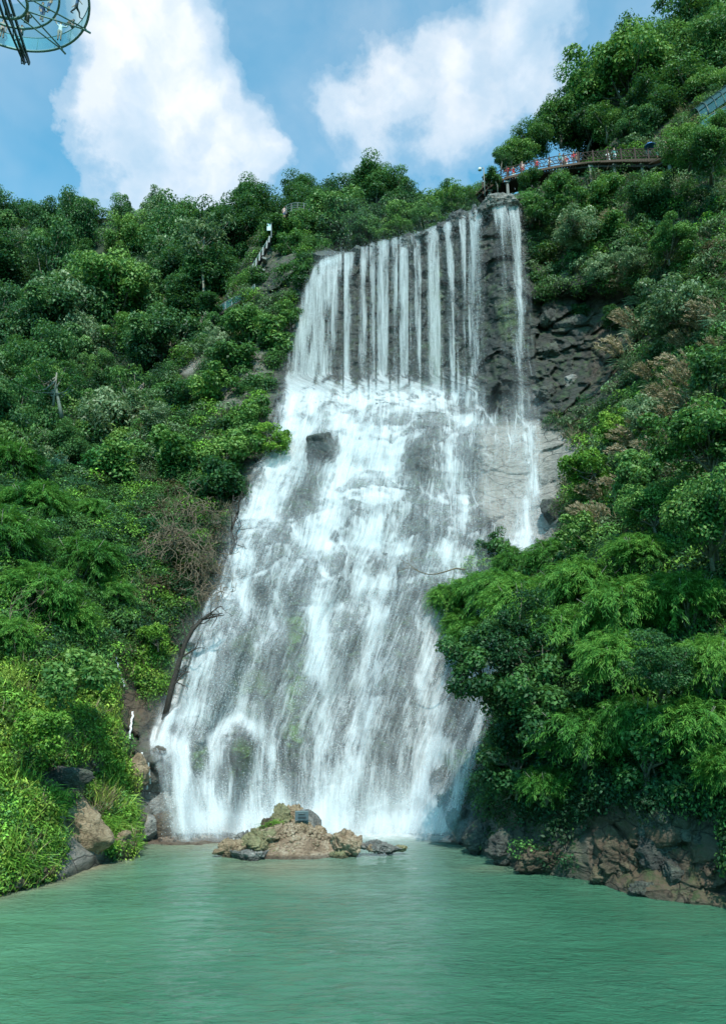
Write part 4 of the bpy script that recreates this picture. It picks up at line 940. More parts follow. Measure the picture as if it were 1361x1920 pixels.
for (px, py, r, lab) in BAL:
    Y = float(surf(px, py)) - 1.6
    plant('bamboo', px, py, r, Y, 'bamboo_clump', lab, 'bamboo', 'bamboo clumps on the left bank')

# ------------------------------------------------------------------ undergrowth: continuous cover of the slopes
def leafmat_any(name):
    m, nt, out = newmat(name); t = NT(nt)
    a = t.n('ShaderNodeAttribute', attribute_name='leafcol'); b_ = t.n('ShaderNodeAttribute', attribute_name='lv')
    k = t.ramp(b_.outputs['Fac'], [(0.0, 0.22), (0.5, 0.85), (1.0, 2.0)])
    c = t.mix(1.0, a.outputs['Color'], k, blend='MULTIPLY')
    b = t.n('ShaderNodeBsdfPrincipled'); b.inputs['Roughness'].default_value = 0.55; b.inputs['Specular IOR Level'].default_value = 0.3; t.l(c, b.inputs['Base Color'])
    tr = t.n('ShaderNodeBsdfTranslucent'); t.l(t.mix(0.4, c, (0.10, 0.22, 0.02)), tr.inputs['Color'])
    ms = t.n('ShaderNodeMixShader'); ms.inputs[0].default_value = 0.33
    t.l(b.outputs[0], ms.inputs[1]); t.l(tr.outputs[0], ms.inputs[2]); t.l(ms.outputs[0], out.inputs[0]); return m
M['leaf_any'] = leafmat_any('leaf_any')
C_ = dict(dark=(0.026, 0.085, 0.034), mid=(0.085, 0.205, 0.050), bright=(0.17, 0.35, 0.046), yel=(0.29, 0.42, 0.065), pale=(0.19, 0.29, 0.145), dry=(0.28, 0.22, 0.13), brown=(0.11, 0.08, 0.045), teal=(0.032, 0.12, 0.075))
bare = np.clip(FALLS * 3 + poly([(905, 790), (1000, 785), (1090, 830), (1095, 870), (1055, 900), (1060, 1030), (960, 1030), (900, 950)], 10)
    + poly([(985, 560), (1100, 530), (1190, 545), (1185, 700), (1110, 760), (1090, 800), (1000, 790)], 20) * 1.02 + poly([(95, 1515), (190, 1510), (205, 1615), (110, 1650)], 8) * 1.3
    + poly([(250, 1420), (300, 1400), (330, 1560), (262, 1600), (240, 1500)], 8) * 1.2 + poly([(185, 1300), (310, 1300), (320, 1400), (230, 1400)], 10) * 0.75
    + poly([(1110, 1500), (1361, 1520), (1400, 1760), (1090, 1680)], 20) * 1.1 + poly([(820, 1500), (1110, 1520), (1110, 1700), (820, 1600)], 20) * 0.9 + poly([(330, 700), (385, 650), (392, 680), (345, 710)], 5)
    + poly([(400, 690), (500, 640), (510, 760), (410, 790)], 16) * 0.7 + poly([(490, 450), (560, 470), (555, 560), (490, 560)], 12) * 0.8 + poly([(330, 980), (450, 930), (440, 1090), (400, 1140), (300, 1330), (330, 1100)], 16) * 0.6
    + poly([(188, 1170), (240, 1170), (262, 1300), (300, 1400), (300, 1480), (240, 1480), (212, 1300)], 6) * 0.8 + poly([(60, 1430), (200, 1400), (240, 1500), (100, 1520)], 8) * 0.55
    + poly([(60, 1430), (150, 1440), (180, 1490), (70, 1490)], 8) * 0.7 + poly([(450, 790), (530, 740), (470, 920), (430, 1000)], 10) * 0.6, 0, 1.5)
regs = {'left': Leaves(), 'spur': Leaves(), 'right': Leaves()}
def palette(px, py):
    if px < 620:
        if py > 1240: return [('bright', .45), ('yel', .3), ('mid', .2), ('dry', .05)], 'left', 0.15, 0.07
        if py > 900:
            if px > 250: return [('mid', .35), ('dark', .25), ('brown', .18), ('bright', .17), ('dry', .05)], 'left', 0.16, 0.08
            return [('mid', .4), ('dark', .4), ('bright', .2)], 'left', 0.16, 0.08
        return [('mid', .38), ('dark', .22), ('pale', .15), ('bright', .17), ('brown', .05), ('dry', .03)], 'spur', 0.20, 0.10
    if py > 1250: return [('dark', .75), ('mid', .2), ('teal', .05)], 'right', 0.14, 0.08
    if py > 900: return [('mid', .5), ('dark', .25), ('bright', .15), ('pale', .05), ('dry', .05)], 'right', 0.16, 0.08
    return [('mid', .30), ('pale', .22), ('dark', .22), ('bright', .10), ('dry', .10), ('brown', .06)], 'right', 0.21, 0.09
nb = 0
for att in range(18500):
    px = rng.uniform(-280, 1660); rg = ridge(px); py = rng.uniform(rg - 4, wl(px) - 4)
    if px > 350 and px < 1000 and look(FALLS, np.array(px), np.array(py)) > 0.02: continue
    Yc = float(surf(px, py)); 
    if rng.random() > min(1, 60 * 0.9 / Yc * 1.0 + 0.1) : continue
    if rng.random() < look(bare, np.array(px), np.array(py)): continue
    slant = Yc
    r = rng.uniform(0.35, 1.0) ** 1.2 * (0.55 + Yc / 95.0) * 1.05
    if py > wl(px) - 60: r *= 0.7
    pal, key, L, Wd = palette(px, py)
    cn = rng.choice(len(pal), p=[p for _, p in pal]); cname = pal[cn][0]
    col = np.array(C_[cname]) * rng.uniform(0.75, 1.3)
    c = at(px, py, Yc - r * 0.35)
    pxr = r * 770 / slant
    n = int(np.clip(pxr ** 2 * 3.14 * 1.05 / (L * Wd * 0.5 * (770 / slant) ** 2) * 0.8, 40, 600))
    if cname == 'dry' or (cname == 'yel' and rng.random() < 0.5):           # tufts of long blades
        k = max(30, n // 3); d = sphere_dirs(k, 1.1)
        regs[key].add(c + rng.normal(0, r * 0.35, (k, 3)), d + np.array([0, 0, 0.2]), norml(rng.normal(0, 1, (k, 3))), rng.uniform(0.35, 0.9, k), 0.035, 0.5 + 0.25 * rng.normal(0, 1, k), col)
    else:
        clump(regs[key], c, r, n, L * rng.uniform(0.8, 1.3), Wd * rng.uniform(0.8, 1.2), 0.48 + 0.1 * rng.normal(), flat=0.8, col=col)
    nb += 1
# continuous leaf cover between the clumps, its height following a noise field
nc_ = 540000; cpx = rng.uniform(-280, 1660, nc_); cpy = ridge(cpx) - 3 + (wl(cpx) - 5 - ridge(cpx) + 3) * rng.random(nc_)
kp = (rng.random(nc_) > look(bare, cpx, cpy)) & (look(FALLS, cpx, cpy) < 0.02); cpx, cpy = cpx[kp], cpy[kp]
cY = surf(cpx, cpy); kp = rng.random(len(cpx)) < np.clip(0.15 + (1400 - cpy) / 1400, .1, 1) * 1.2; cpx, cpy, cY = cpx[kp], cpy[kp], cY[kp]
cP = at(cpx, cpy, cY); hgt = np.clip(0.35 + 0.75 * fbm(cP * 0.55, 3, 121) + 0.35 * fbm(cP * 1.9, 2, 131), 0.02, 1.4)
cP2 = at(cpx, cpy, cY - hgt * rng.random(len(cpx)) ** 0.4 * 1.25)
hueN = fbm(cP * 0.35, 3, 141) + 0.35 * rng.normal(0, 1, len(cpx)) * .5
pal_ = np.array([C_['dark'], C_['dark'], C_['mid'], C_['mid'], C_['bright'], C_['pale'], C_['brown']])
ix = np.clip(((hueN + 0.55) / 1.1 * 5.6).astype(int), 0, 5); ix = np.where(rng.random(len(ix)) < .05, 6, ix); ix = np.where((cpx < 620) & (cpy > 1240), np.maximum(ix, 3), ix); ix = np.where((ix == 5) & (cpy > 950), 4, ix); ix = np.where((cpx > 800) & (cpy > 1250), np.minimum(ix, 2), ix)
n_ = len(cpx); dd_ = norml(rng.normal(0, 1, (n_, 3)) * np.array([1, .7, .6]) + np.array([0, -.35, -.15])); nn_ = norml(np.array([0, -.6, .7]) + rng.normal(0, .55, (n_, 3)))
sz = np.where(cY > 48, 0.20, 0.15) * rng.uniform(.6, 1.4, n_)
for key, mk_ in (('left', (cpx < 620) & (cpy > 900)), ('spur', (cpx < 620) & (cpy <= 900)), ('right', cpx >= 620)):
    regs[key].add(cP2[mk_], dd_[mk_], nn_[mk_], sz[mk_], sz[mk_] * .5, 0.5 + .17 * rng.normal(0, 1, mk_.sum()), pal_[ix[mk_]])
print('undergrowth clumps', nb, [sum(len(x) for x in regs[k].v) // 4 for k in regs])
for k, lab in (('left', 'sunny weeds and creepers covering the left bank'), ('spur', 'low bushes and creepers covering the left spur'), ('right', 'low bushes, creepers and grass covering the right slope')):
    tag(obj('undergrowth', regs[k].mesh('undergrowth', M['leaf_any'])), lab, 'undergrowth', kind='stuff')
# forest undergrowth on the far hill
Lf = Leaves()
for att in range(1500):
    px = rng.uniform(-320, 940); rg = fridge(px); py = rng.uniform(rg, ffoot(px)) 
    if px > 150 and py > ridge(px) + 60: continue
    Yc = float(farY(px, py)); c = at(px, py, Yc - 0.8)
    cname = ['dark', 'teal', 'mid', 'pale'][rng.choice(4, p=[.7, .25, .05, .0])]
    clump(Lf, c, rng.uniform(1.2, 2.4), 140, 0.36, 0.2, 0.42, col=np.array(C_[cname]) * rng.uniform(.7, 1.2))
tag(obj('forest_undergrowth', Lf.mesh('forest_undergrowth', M['leaf_any'])), 'dark forest undergrowth between the trees of the far hill', 'undergrowth', kind='stuff')
# ------------------------------------------------------------------ boulders
import bmesh
_ico = {}
def ico(sub):
    if sub not in _ico:
        bm = bmesh.new(); bmesh.ops.create_icosphere(bm, subdivisions=sub, radius=1.0); bm.verts.ensure_lookup_table()
        _ico[sub] = (np.array([v.co[:] for v in bm.verts]), np.array([[v.index for v in f.verts] for f in bm.faces])); bm.free()
    return _ico[sub]
def rockmat(name, c0, c1, c2, rough=0.85, moss=0.0):
    m, nt, out = newmat(name); t = NT(nt); g = t.n('ShaderNodeNewGeometry'); pos = g.outputs['Position']
    n1 = t.noise(pos, 1.3, 7, 0.68); n2 = t.noise(t.mapping(pos, (1, 1, 2.5), (0.3, -0.5, 0.3)), 5.5, 8, 0.7)
    c = t.ramp(t.math('ADD', t.math('MULTIPLY', n1, 0.55), t.math('MULTIPLY', n2, 0.45)), [(0.38, c0), (0.5, c1), (0.60, c2)])
    if moss:
        sep = t.n('ShaderNodeSeparateXYZ'); t.l(g.outputs['Normal'], sep.inputs[0])
        c = t.mix(t.math('MULTIPLY', t.math('MULTIPLY', t.ramp(n1, [(0.45, 0), (0.6, 1)]), t.ramp(sep.outputs[2], [(0, 0.2), (0.7, 1)])), moss), c, (0.05, 0.10, 0.02))
    vo = t.n('ShaderNodeTexVoronoi', feature='DISTANCE_TO_EDGE'); vo.inputs['Scale'].default_value = 1.6; wz = t.n('ShaderNodeTexNoise'); wz.inputs['Scale'].default_value = 2.5; t.l(pos, wz.inputs['Vector'])
    av = t.n('ShaderNodeVectorMath', operation='ADD'); t.l(t.mapping(pos, (1, 1, 2.2), (0.4, 0.5, 0)), av.inputs[0]); t.l(wz.outputs['Color'], av.inputs[1]); t.l(av.outputs[0], vo.inputs['Vector'])
    c = t.mix(1.0, c, t.ramp(vo.outputs['Distance'], [(0.0, 0.3), (0.03, 1.0)]), blend='MULTIPLY')
    # damp dark band just over the water
    sp = t.n('ShaderNodeSeparateXYZ'); t.l(pos, sp.inputs[0])
    c = t.mix(1.0, c, t.ramp(sp.outputs[2], [(0.0, 0.35), (0.10, 0.42), (0.2, 1.0)]), blend='MULTIPLY')
    b = t.n('ShaderNodeBsdfPrincipled'); b.inputs['Roughness'].default_value = rough; t.l(c, b.inputs['Base Color'])
    t.l(t.bump(n2, 1.0, 0.14), b.inputs['Normal']); t.l(b.outputs[0], out.inputs[0]); return m
RM = {'wet': rockmat('wet_rock', (0.018, 0.022, 0.022), (0.055, 0.062, 0.060), (0.13, 0.14, 0.135), 0.38, 0.4), 'tan': rockmat('tan_rock', (0.12, 0.085, 0.05), (0.29, 0.215, 0.13), (0.43, 0.33, 0.22)),
      'ochre': rockmat('ochre_rock', (0.14, 0.10, 0.06), (0.33, 0.245, 0.16), (0.50, 0.41, 0.30)), 'olive': rockmat('olive_rock', (0.10, 0.095, 0.045), (0.25, 0.23, 0.12), (0.38, 0.34, 0.21), 0.8, 0.4),
      'grey': rockmat('grey_rock', (0.07, 0.075, 0.072), (0.19, 0.19, 0.175), (0.36, 0.35, 0.32), 0.75), 'dark': rockmat('dark_rock', (0.022, 0.024, 0.022), (0.065, 0.068, 0.060), (0.14, 0.14, 0.125), 0.8, 0.3), 'brown': rockmat('brown_rock', (0.035, 0.025, 0.016), (0.095, 0.070, 0.046), (0.19, 0.145, 0.10), 0.9, 0.25)}
def boulder(name, px, py, rx, ry, Y, mat, label, seed, depth=1.0, tilt=0.0, sub=6, group=None, cat='boulder', rough=0.06, sharp=0):
    r = np.random.default_rng(seed); V0, Fc = ico(sub)
    N = norml(r.normal(0, 1, (13 + sharp, 3))); D = r.uniform(0.62, 1.0, len(N))
    dt_ = V0 @ N.T; rad = np.min(np.where(dt_ > 0.05, D / np.maximum(dt_, 0.05), 9), 1); rad = np.minimum(rad, 1.25)
    c = at(px, py, Y); sl_ = Y * CP + (c[2] - H) * SP
    A = np.array([rx * sl_ / F, min(rx, ry * 1.3) * sl_ / F * depth, ry * sl_ / F]) * 1.12
    P = V0 * rad[:, None]
    P = P * A
    Qs = P / A.mean()
    w1, w2, wr = worley(rot(Qs, 'Y', 0.5 + seed) * np.array([1.5, 1.5, 2.6]) + seed + 0.25 * fbm(Qs * 2, 2, seed)[:, None], seed)
    x1, x2, xr = worley(rot(Qs, 'X', 0.4 + seed) * np.array([4.2, 4.2, 6.5]) + seed, seed + 5)
    chip = 0.35 if 'slab' in label or 'sloping' in label or 'smooth' in label or 'glistening' in label else 1.0
    P += chip * V0 * (A.mean() * (0.26 * (wr - 0.5) - 0.16 * np.clip(1 - (w2 - w1) / 0.10, 0, 1) + 0.09 * (xr - 0.5) - 0.05 * np.clip(1 - (x2 - x1) / 0.12, 0, 1) + rough * 1.6 * fbm(Qs * 1.7 + seed, 3, seed) + rough * 1.0 * fbm(Qs * 7 + seed, 4, seed + 3, ridged=True)))[:, None]
    if tilt: P = P @ np.array(Matrix.Rotation(tilt, 3, 'Y')).T
    base = float(P[:, 2].min()); P[:, 2] -= base
    o = obj(name, mesh_np(name, P, Fc, RM[mat], True)); o.location = (c[0], c[1], c[2] + base)
    return tag(o, label, cat, group)

# crest boulders of the falls
for i, (px, py, rx, ry, mt, lab) in enumerate([
    (618, 486, 34, 11, 'wet', 'long dark slab roofing the widest stream at the left end of the crest'), (643, 492, 9, 22, 'wet', 'upright dark rock between the widest stream and the next'), (669, 474, 11, 10, 'wet', 'small rounded rock on the left part of the crest'),
    (768, 460, 11, 26, 'wet', 'tall pillar-like boulder splitting the streams in the middle of the crest'), (796, 444, 13, 10, 'wet', 'flat dark boulder right of the pillar-like one'), (826, 432, 9, 15, 'wet', 'pointed boulder standing up between two streams'),
    (857, 416, 13, 20, 'wet', 'chunky grey boulder left of the two thin streams'), (872, 410, 9, 13, 'wet', 'small boulder leaning on the chunky grey one'), (889, 410, 10, 20, 'wet', 'narrow boulder under the arch of rock'), (908, 396, 12, 20, 'wet', 'block carrying the left end of the rock arch'), (937, 381, 34, 12, 'grey', 'big arched grey rock forming the highest point of the crest'),
    (966, 395, 10, 22, 'wet', 'rock at the right end of the arch'), (700, 465, 8, 5, 'wet', 'low stone under the shrubs of the crest'), (733, 460, 8, 5, 'wet', 'low stone between the two strongest middle streams')]):
    boulder('crest_boulder', px, py, rx, ry, float(surf(px, py + 18)) - 0.3, mt, lab, 100 + i, 1.0, sub=5, rough=0.07)
# rocks at the foot and in the cascade
for i, (px, py, rx, ry, dY, mt, lab) in enumerate([(604, 838, 25, 23, -1.0, 'wet', 'black glistening boulder in the middle of the white water'), (488, 1098, 9, 14, 1.2, 'wet', 'small pointed rock sticking out of the left cascade'), (300, 1406, 14, 7, 0.6, 'brown', 'brown stones on the ledge at the left foot of the fall'), (318, 1412, 7, 6, 0.8, 'brown', 'small rounded brown stone beside the ledge stones'),
    (826, 1462, 15, 24, 1.4, 'wet', 'wet rock under the right edge of the fall'), (840, 1510, 18, 34, 1.6, 'wet', 'wet rounded boulder where the fall meets the right bank'), (372, 1556, 26, 9, 0.3, 'dark', 'flat dark stones on the gravel spit left of the fall'), (828, 1568, 20, 9, 0.4, 'brown', 'brown debris-covered rock at the right corner of the fall'),
    (720, 1040, 8, 5, 1.0, 'wet', 'tiny wet rock in the middle of the cascade'), (800, 1065, 10, 7, 1.0, 'wet', 'small wet rock right of the middle of the cascade')]):
    boulder('cascade_rock', px, py, rx, ry, float(surf(px, py)) - dY * 0.5, mt, lab, 140 + i, 1.0, sub=5)
# bank boulders
for i, (px, py, rx, ry, mt, lab) in enumerate([(1030, 1612, 58, 24, 'brown', 'low flat mossy rock at the waterline of the right bank'), (1256, 1540, 36, 44, 'dark', 'largest dark grey boulder in the shade of the right bank'), (1312, 1548, 28, 32, 'dark', 'dark boulder right of the largest one'), (1215, 1550, 20, 40, 'dark', 'tall narrow boulder left of the largest one'),
    (1240, 1605, 34, 28, 'dark', 'blocky boulder under the largest dark one'), (1275, 1640, 28, 24, 'dark', 'mossy boulder near the water on the right'), (1180, 1610, 40, 36, 'brown', 'earth-covered brown rock under the bamboo'), (1340, 1625, 34, 30, 'brown', 'brown rock at the right edge over the water'), (1135, 1645, 26, 18, 'brown', 'brown boulder where the right bank turns'), (1215, 1670, 26, 14, 'dark', 'low stone at the waterline of the right bank'), (1315, 1685, 30, 14, 'brown', 'low brown stone at the waterline near the right edge'),
    (870, 1550, 26, 34, 'dark', 'furrowed dark rock beside the right foot of the fall'), (905, 1575, 26, 24, 'dark', 'shaded rock at the inner corner of the right bank'), (955, 1590, 30, 26, 'dark', 'shaded rock between inner corner and flat mossy rock'), (20, 1650, 24, 14, 'brown', 'brown stone at the waterline on the left edge'), (75, 1640, 20, 14, 'brown', 'second brown stone at the left waterline under the weeds'),
    (148, 1566, 50, 56, 'tan', 'big tan slab facing the pool on the left bank'), (290, 1555, 40, 40, 'brown', 'sloping brown-grey rock face at the left corner of the pool'), (312, 1470, 26, 44, 'grey', 'smooth grey rock beside the left foot of the fall'), (222, 1585, 22, 20, 'tan', 'tan rock under the long grass of the left bank'), (270, 1560, 26, 26, 'grey', 'dark smooth rock at the left corner of the pool'), (300, 1520, 30, 34, 'grey', 'sloping grey rock behind the left corner of the pool'), (245, 1455, 26, 34, 'tan', 'tall tan rock below the trickle'), (115, 1460, 46, 18, 'dark', 'dark ledge rock above the tan slab'), (25, 1412, 18, 14, 'dark', 'dark rock beside the big green leaves'),
    (195, 1500, 20, 16, 'brown', 'reddish rock between weeds on the left bank')]):
    boulder('bank_boulder', px, py, rx, ry, float(surf(px, py)) + 0.35 * (px > 900) + 0.5 * ('big tan' in lab), mt, lab, 200 + i, 0.8, sub=5)
# right slab edge and ledge blocks
for i, (px, py, rx, ry, mt, lab) in enumerate([(1030, 660, 26, 20, 'dark', 'jutting dark block beside the thin veil'), (1025, 740, 24, 16, 'dark', 'angular block under the jutting dark one'), (1075, 720, 24, 14, 'grey', 'grey ledge block with grass'), (1025, 600, 18, 14, 'dark', 'dark tilted block below the overhang'), (1075, 610, 30, 16, 'dark', 'dark slab tilted under the overhang'), (1040, 960, 28, 30, 'dark', 'dark cracked block at the lower end of the pale slab'), (1020, 905, 16, 16, 'grey', 'small cracked block on the pale slab')]):
    boulder('ledge_rock', px, py, rx, ry, float(surf(px, py)) + 0.2, mt, lab, 240 + i, 0.8, sub=5, sharp=6)

# islet
YI = float(Yw(1606))
isl = [(528, 1549, 24, 29, 1.7, 'olive', 'pointed olive rock on the left shoulder of the islet peak', 0.25), (552, 1550, 24, 29, 1.9, 'tan', 'tan rock forming the middle of the islet peak', 0.0), (582, 1552, 20, 31, 1.8, 'grey', 'steep grey slab on the right side of the islet peak', -0.5), (508, 1556, 18, 22, 1.4, 'brown', 'brown rock at the left foot of the islet peak', 0.3), (566, 1560, 30, 20, 1.2, 'tan', 'jagged tan rock under the middle of the islet peak', 0.0),
       (520, 1575, 44, 26, 0.9, 'ochre', 'ochre boulder below the islet peak', 0.1), (647, 1586, 29, 25, 0.3, 'ochre', 'big square ochre boulder at the right end of the islet', 0.1), (486, 1586, 26, 32, 0.3, 'olive', 'tooth-shaped olive boulder at the left end of the islet', 0.35), (476, 1608, 38, 16, -0.5, 'grey', 'wet grey boulder lying in front of the tooth-shaped one', 0.0),
       (440, 1592, 27, 17, 0.1, 'tan', 'pale boulder at the left foot of the islet', 0.0), (410, 1596, 10, 6, -0.1, 'tan', 'small pale stone farthest left in the pool', 0.0), (421, 1588, 9, 7, 0.6, 'tan', 'small pinkish stone behind the pale boulder', 0.0), (458, 1572, 22, 10, 1.2, 'grey', 'grey rock behind the pale boulder', 0.0),
       (512, 1598, 10, 16, -0.1, 'tan', 'narrow stone between the green tuft and the tooth-shaped boulder', 0.0), (546, 1604, 13, 9, -0.3, 'tan', 'small tan stone at the front waterline of the islet', 0.0), (633, 1605, 17, 8, -0.3, 'olive', 'low stone in front of the square ochre boulder', 0.0),
       (714, 1590, 34, 10, 0.3, 'grey', 'flat grey rock right of the islet', 0.0), (752, 1590, 12, 5, 0.5, 'olive', 'low stone farthest right of the islet', 0.0), (694, 1590, 9, 6, 0.1, 'ochre', 'small ochre stone left of the flat grey rock', 0.0), (560, 1616, 10, 3, -0.5, 'olive', 'mossy stone barely above the water in front of the islet', 0.0), (598, 1560, 14, 10, 1.2, 'tan', 'small tan block on the debris slope', 0.0), (610, 1578, 9, 8, 0.6, 'brown', 'brown block on the debris slope', 0.0)]
for i, (px, py, rx, ry, dy_, mt, lab, tl_) in enumerate(isl):
    boulder('islet_rock', px, py, rx, ry, YI + dy_, mt, lab, 300 + i, 1.0, tl_, sub=6, rough=0.07)
# debris mound of the islet
u = np.linspace(-1, 1, 90); X_, Z_ = np.meshgrid(u, u); rr_ = np.sqrt(X_ ** 2 + Z_ ** 2)
cm = at(555, 1600, YI + 1.0); cm[2] = 0
hh = np.clip(1 - rr_, -0.3, 1) ** 1.0 if False else (1 - rr_ ** 1.4)
Pm = np.stack([cm[0] + X_ * 3.1, cm[1] + Z_ * 1.9, 1.35 * hh - 0.1], -1)
Pm[..., 2] += 0.14 * fbm(Pm * 2.2, 4, 5) + 0.10 * fbm(Pm * 7, 3, 8, ridged=True)
RM['debris'] = rockmat('debris', (0.12, 0.08, 0.05), (0.27, 0.19, 0.125), (0.42, 0.34, 0.25))
tag(obj('debris_mound', mesh_np('debris_mound', Pm.reshape(-1, 3), gridfaces(90, 90), RM['debris'], True)), 'orange-brown gravel mound between the islet boulders', 'gravel mound')
# pebbles on mound, spit and left bank
def pebbles(cx_, cy_, sx_, sy_, n, zf, label, mt, smin=.03, smax=.11):
    V0, Fc = ico(1); vv, ff = [], []
    for k in range(n):
        a, b = rng.normal(0, .42), rng.normal(0, .42); x, y = cx_ + a * sx_, cy_ + b * sy_
        s = rng.uniform(smin, smax); p = V0 * s * rng.uniform(.6, 1.2, 3) * (1 + .25 * rng.normal(0, 1, (len(V0), 1))) + np.array([x, y, zf(a, b) + s * .2])
        ff.append(Fc + len(V0) * k); vv.append(p)
    tag(obj('pebbles', mesh_np('pebbles', np.concatenate(vv), np.concatenate(ff), RM[mt])), label, 'pebbles', kind='stuff')
pebbles(cm[0], cm[1], 3.0, 1.7, 900, lambda a, b: 1.35 * (1 - (a * a + b * b) ** 0.7), 'loose stones on the gravel mound of the islet', 'ochre', .03, .13)
cs = at(352, 1566, float(Yw(1566))); 
u = np.linspace(-1, 1, 60); X_, Z_ = np.meshgrid(u, u)
Ps = np.stack([cs[0] + X_ * 3.0, cs[1] - 0.8 + Z_ * 3.2, 0.35 * (1 - np.sqrt(X_ ** 2 + Z_ ** 2) ** 1.6) - 0.03], -1); Ps[..., 2] += 0.06 * fbm(Ps * 3, 4, 3)
tag(obj('gravel_spit', mesh_np('gravel_spit', Ps.reshape(-1, 3), gridfaces(60, 60), RM['debris'], True)), 'low reddish gravel spit left of the foot of the fall', 'gravel bank')
pebbles(cs[0], cs[1] - 0.8, 2.6, 2.6, 500, lambda a, b: 0.35 * (1 - (a * a + b * b) ** 0.8), 'loose stones on the gravel spit', 'brown', .03, .14)
# plaque-like grey box on the islet peak
M['slate'] = simple('slate', (0.07, 0.10, 0.115), 0.5, var=0.2); M['slate_light'] = simple('slate_light', (0.16, 0.20, 0.21), 0.5, var=0.15); M['slate_dark'] = simple('slate_dark', (0.02, 0.03, 0.035), 0.6)
pb = at(566, 1529, YI + 0.75); bxr = empty('wall_box', tuple(pb), 'slate-blue flat box with a dark recess fixed on the islet peak', 'box')
b_ = MB(); b_.box((0, 0, 0), 0.66, 0.16, 0.44); b_.build('case', M['slate'], bxr)
b_ = MB(); b_.box((0, -0.09, 0.06), 0.34, 0.03, 0.05); b_.box((0.02, -0.09, -0.09), 0.40, 0.03, 0.10); b_.build('recess', M['slate_dark'], bxr)
b_ = MB(); b_.box((0, -0.095, 0.185), 0.66, 0.02, 0.05); b_.box((-0.02, -0.095, 0.11), 0.24, 0.02, 0.025); b_.build('rim', M['slate_light'], bxr)

# ------------------------------------------------------------------ grasses and big leaves
def tuft_mesh(n, L, Wd, mat, spread=0.35, up=1.2, name='blades', plumes=0):
    Lv = Leaves(); d = sphere_dirs(n, up); d[:, 2] = np.abs(d[:, 2])
    P = rng.normal(0, spread * 0.4, (n, 3)) * np.array([1, 1, 0.1]); s = rng.uniform(.5, 1.2, n)
    lv = 0.5 + 0.22 * rng.normal(0, 1, n)
    side = norml(np.cross(d, rng.normal(0, 1, (n, 3))))
    Lv.add(P, d, side, L * s * 0.6, Wd, lv)
    tip = P + norml(d) * (L * s * 0.5)[:, None]
    Lv.add(tip, d * 0.6 + np.array([0, 0, -0.55]) + np.stack([d[:, 0], d[:, 1], 0 * d[:, 2]], -1) * 0.6, side, L * s * 0.6, Wd * .9, lv + .1)
    return Lv.mesh(name, M[mat])
def plume_mesh(n, L):
    Lv = Leaves()
    for k in range(n):
        d = norml(np.array([rng.normal(-0.45, .25), rng.normal(-.2, .25), 1.0])); m_ = 60; t_ = np.linspace(0.45, 1, m_)
        p = d * (t_ * L)[:, None] + np.array([-1, -.3, -.6]) * (np.maximum(t_ - .5, 0) ** 2 * L * 1.1)[:, None] + rng.normal(0, .02, (m_, 3))
        ax = d + np.array([-.6, 0, -.5]) + rng.normal(0, .45, (m_, 3))
        Lv.add(p, ax, rng.normal(0, 1, (m_, 3)), 0.24, 0.05, 0.6 + .2 * rng.normal(0, 1, m_))
    return Lv.mesh('plumes', M['leaf_dry'])
tg = [tuft_mesh(110, 1.1, 0.045, 'leaf_pale') for _ in range(2)]; pg = [plume_mesh(10, 1.9) for _ in range(2)]
pam = [(1330, 625), (1290, 660), (1345, 668), (1315, 705), (1280, 735), (1300, 770), (1255, 800), (1265, 770), (1225, 830), (1240, 860), (1190, 870), (1170, 925), (1200, 850), (1150, 975), (1120, 1000), (1215, 905), (1310, 740), (1350, 600), (1205, 560), (1190, 620), (1175, 680), (1165, 430), (1090, 455), (1230, 720), (1110, 980), (1350, 790), (1285, 700), (1130, 950)]
for i, (px, py) in enumerate(pam):
    Y = float(surf(px, py)) - 0.6
    where = 'in the sweep of pampas across the right slope' if px > 1200 and py > 590 else ('near the overhanging ledge' if py < 720 else 'beside the pale slab')
    r_ = empty('pampas_grass', tuple(at(px, py + 12, Y)), f'pampas grass with beige plumes {where}', 'grass tuft', 'pampas tufts ' + where, rz=float(rng.uniform(-.5, .5)))
    s = rng.uniform(.8, 1.25) * Y / 44; r_.scale = (s, s, s)
    obj('blades', tg[i % 2], r_); obj('plumes', pg[i % 2], r_)
M['leaf_grass'] = leafmat('leaf_grass', (0.06, 0.16, 0.02), (0.15, 0.34, 0.04), (0.32, 0.50, 0.09))
gg = [tuft_mesh(170, 0.75, 0.035, 'leaf_grass', spread=.6, up=.9) for _ in range(3)]
gl = [(30, 1530), (60, 1560), (20, 1580), (85, 1590), (50, 1610), (15, 1625), (80, 1550), (40, 1500), (100, 1570), (70, 1625), (215, 1530), (235, 1555), (225, 1580), (210, 1560), (245, 1590), (200, 1590), (240, 1530), (90, 1530), (5, 1550), (225, 1510), (195, 1550), (60, 1590), (170, 1480), (90, 1495)]
for i, (px, py) in enumerate(gl):
    side_ = 'on the lowest slope at the left edge' if px < 130 else 'in the gully between the tan slab and the grey rock'
    r_ = tag(obj('grass_tuft', gg[i % 3]), f'bright green grass tuft {side_}', 'grass tuft', 'grass tufts ' + side_); r_.location = tuple(at(px, py, float(surf(px, py)) - .25)); r_.rotation_euler = (0, 0, float(rng.uniform(0, 6))); s = rng.uniform(.8, 1.4); r_.scale = (s, s, s)
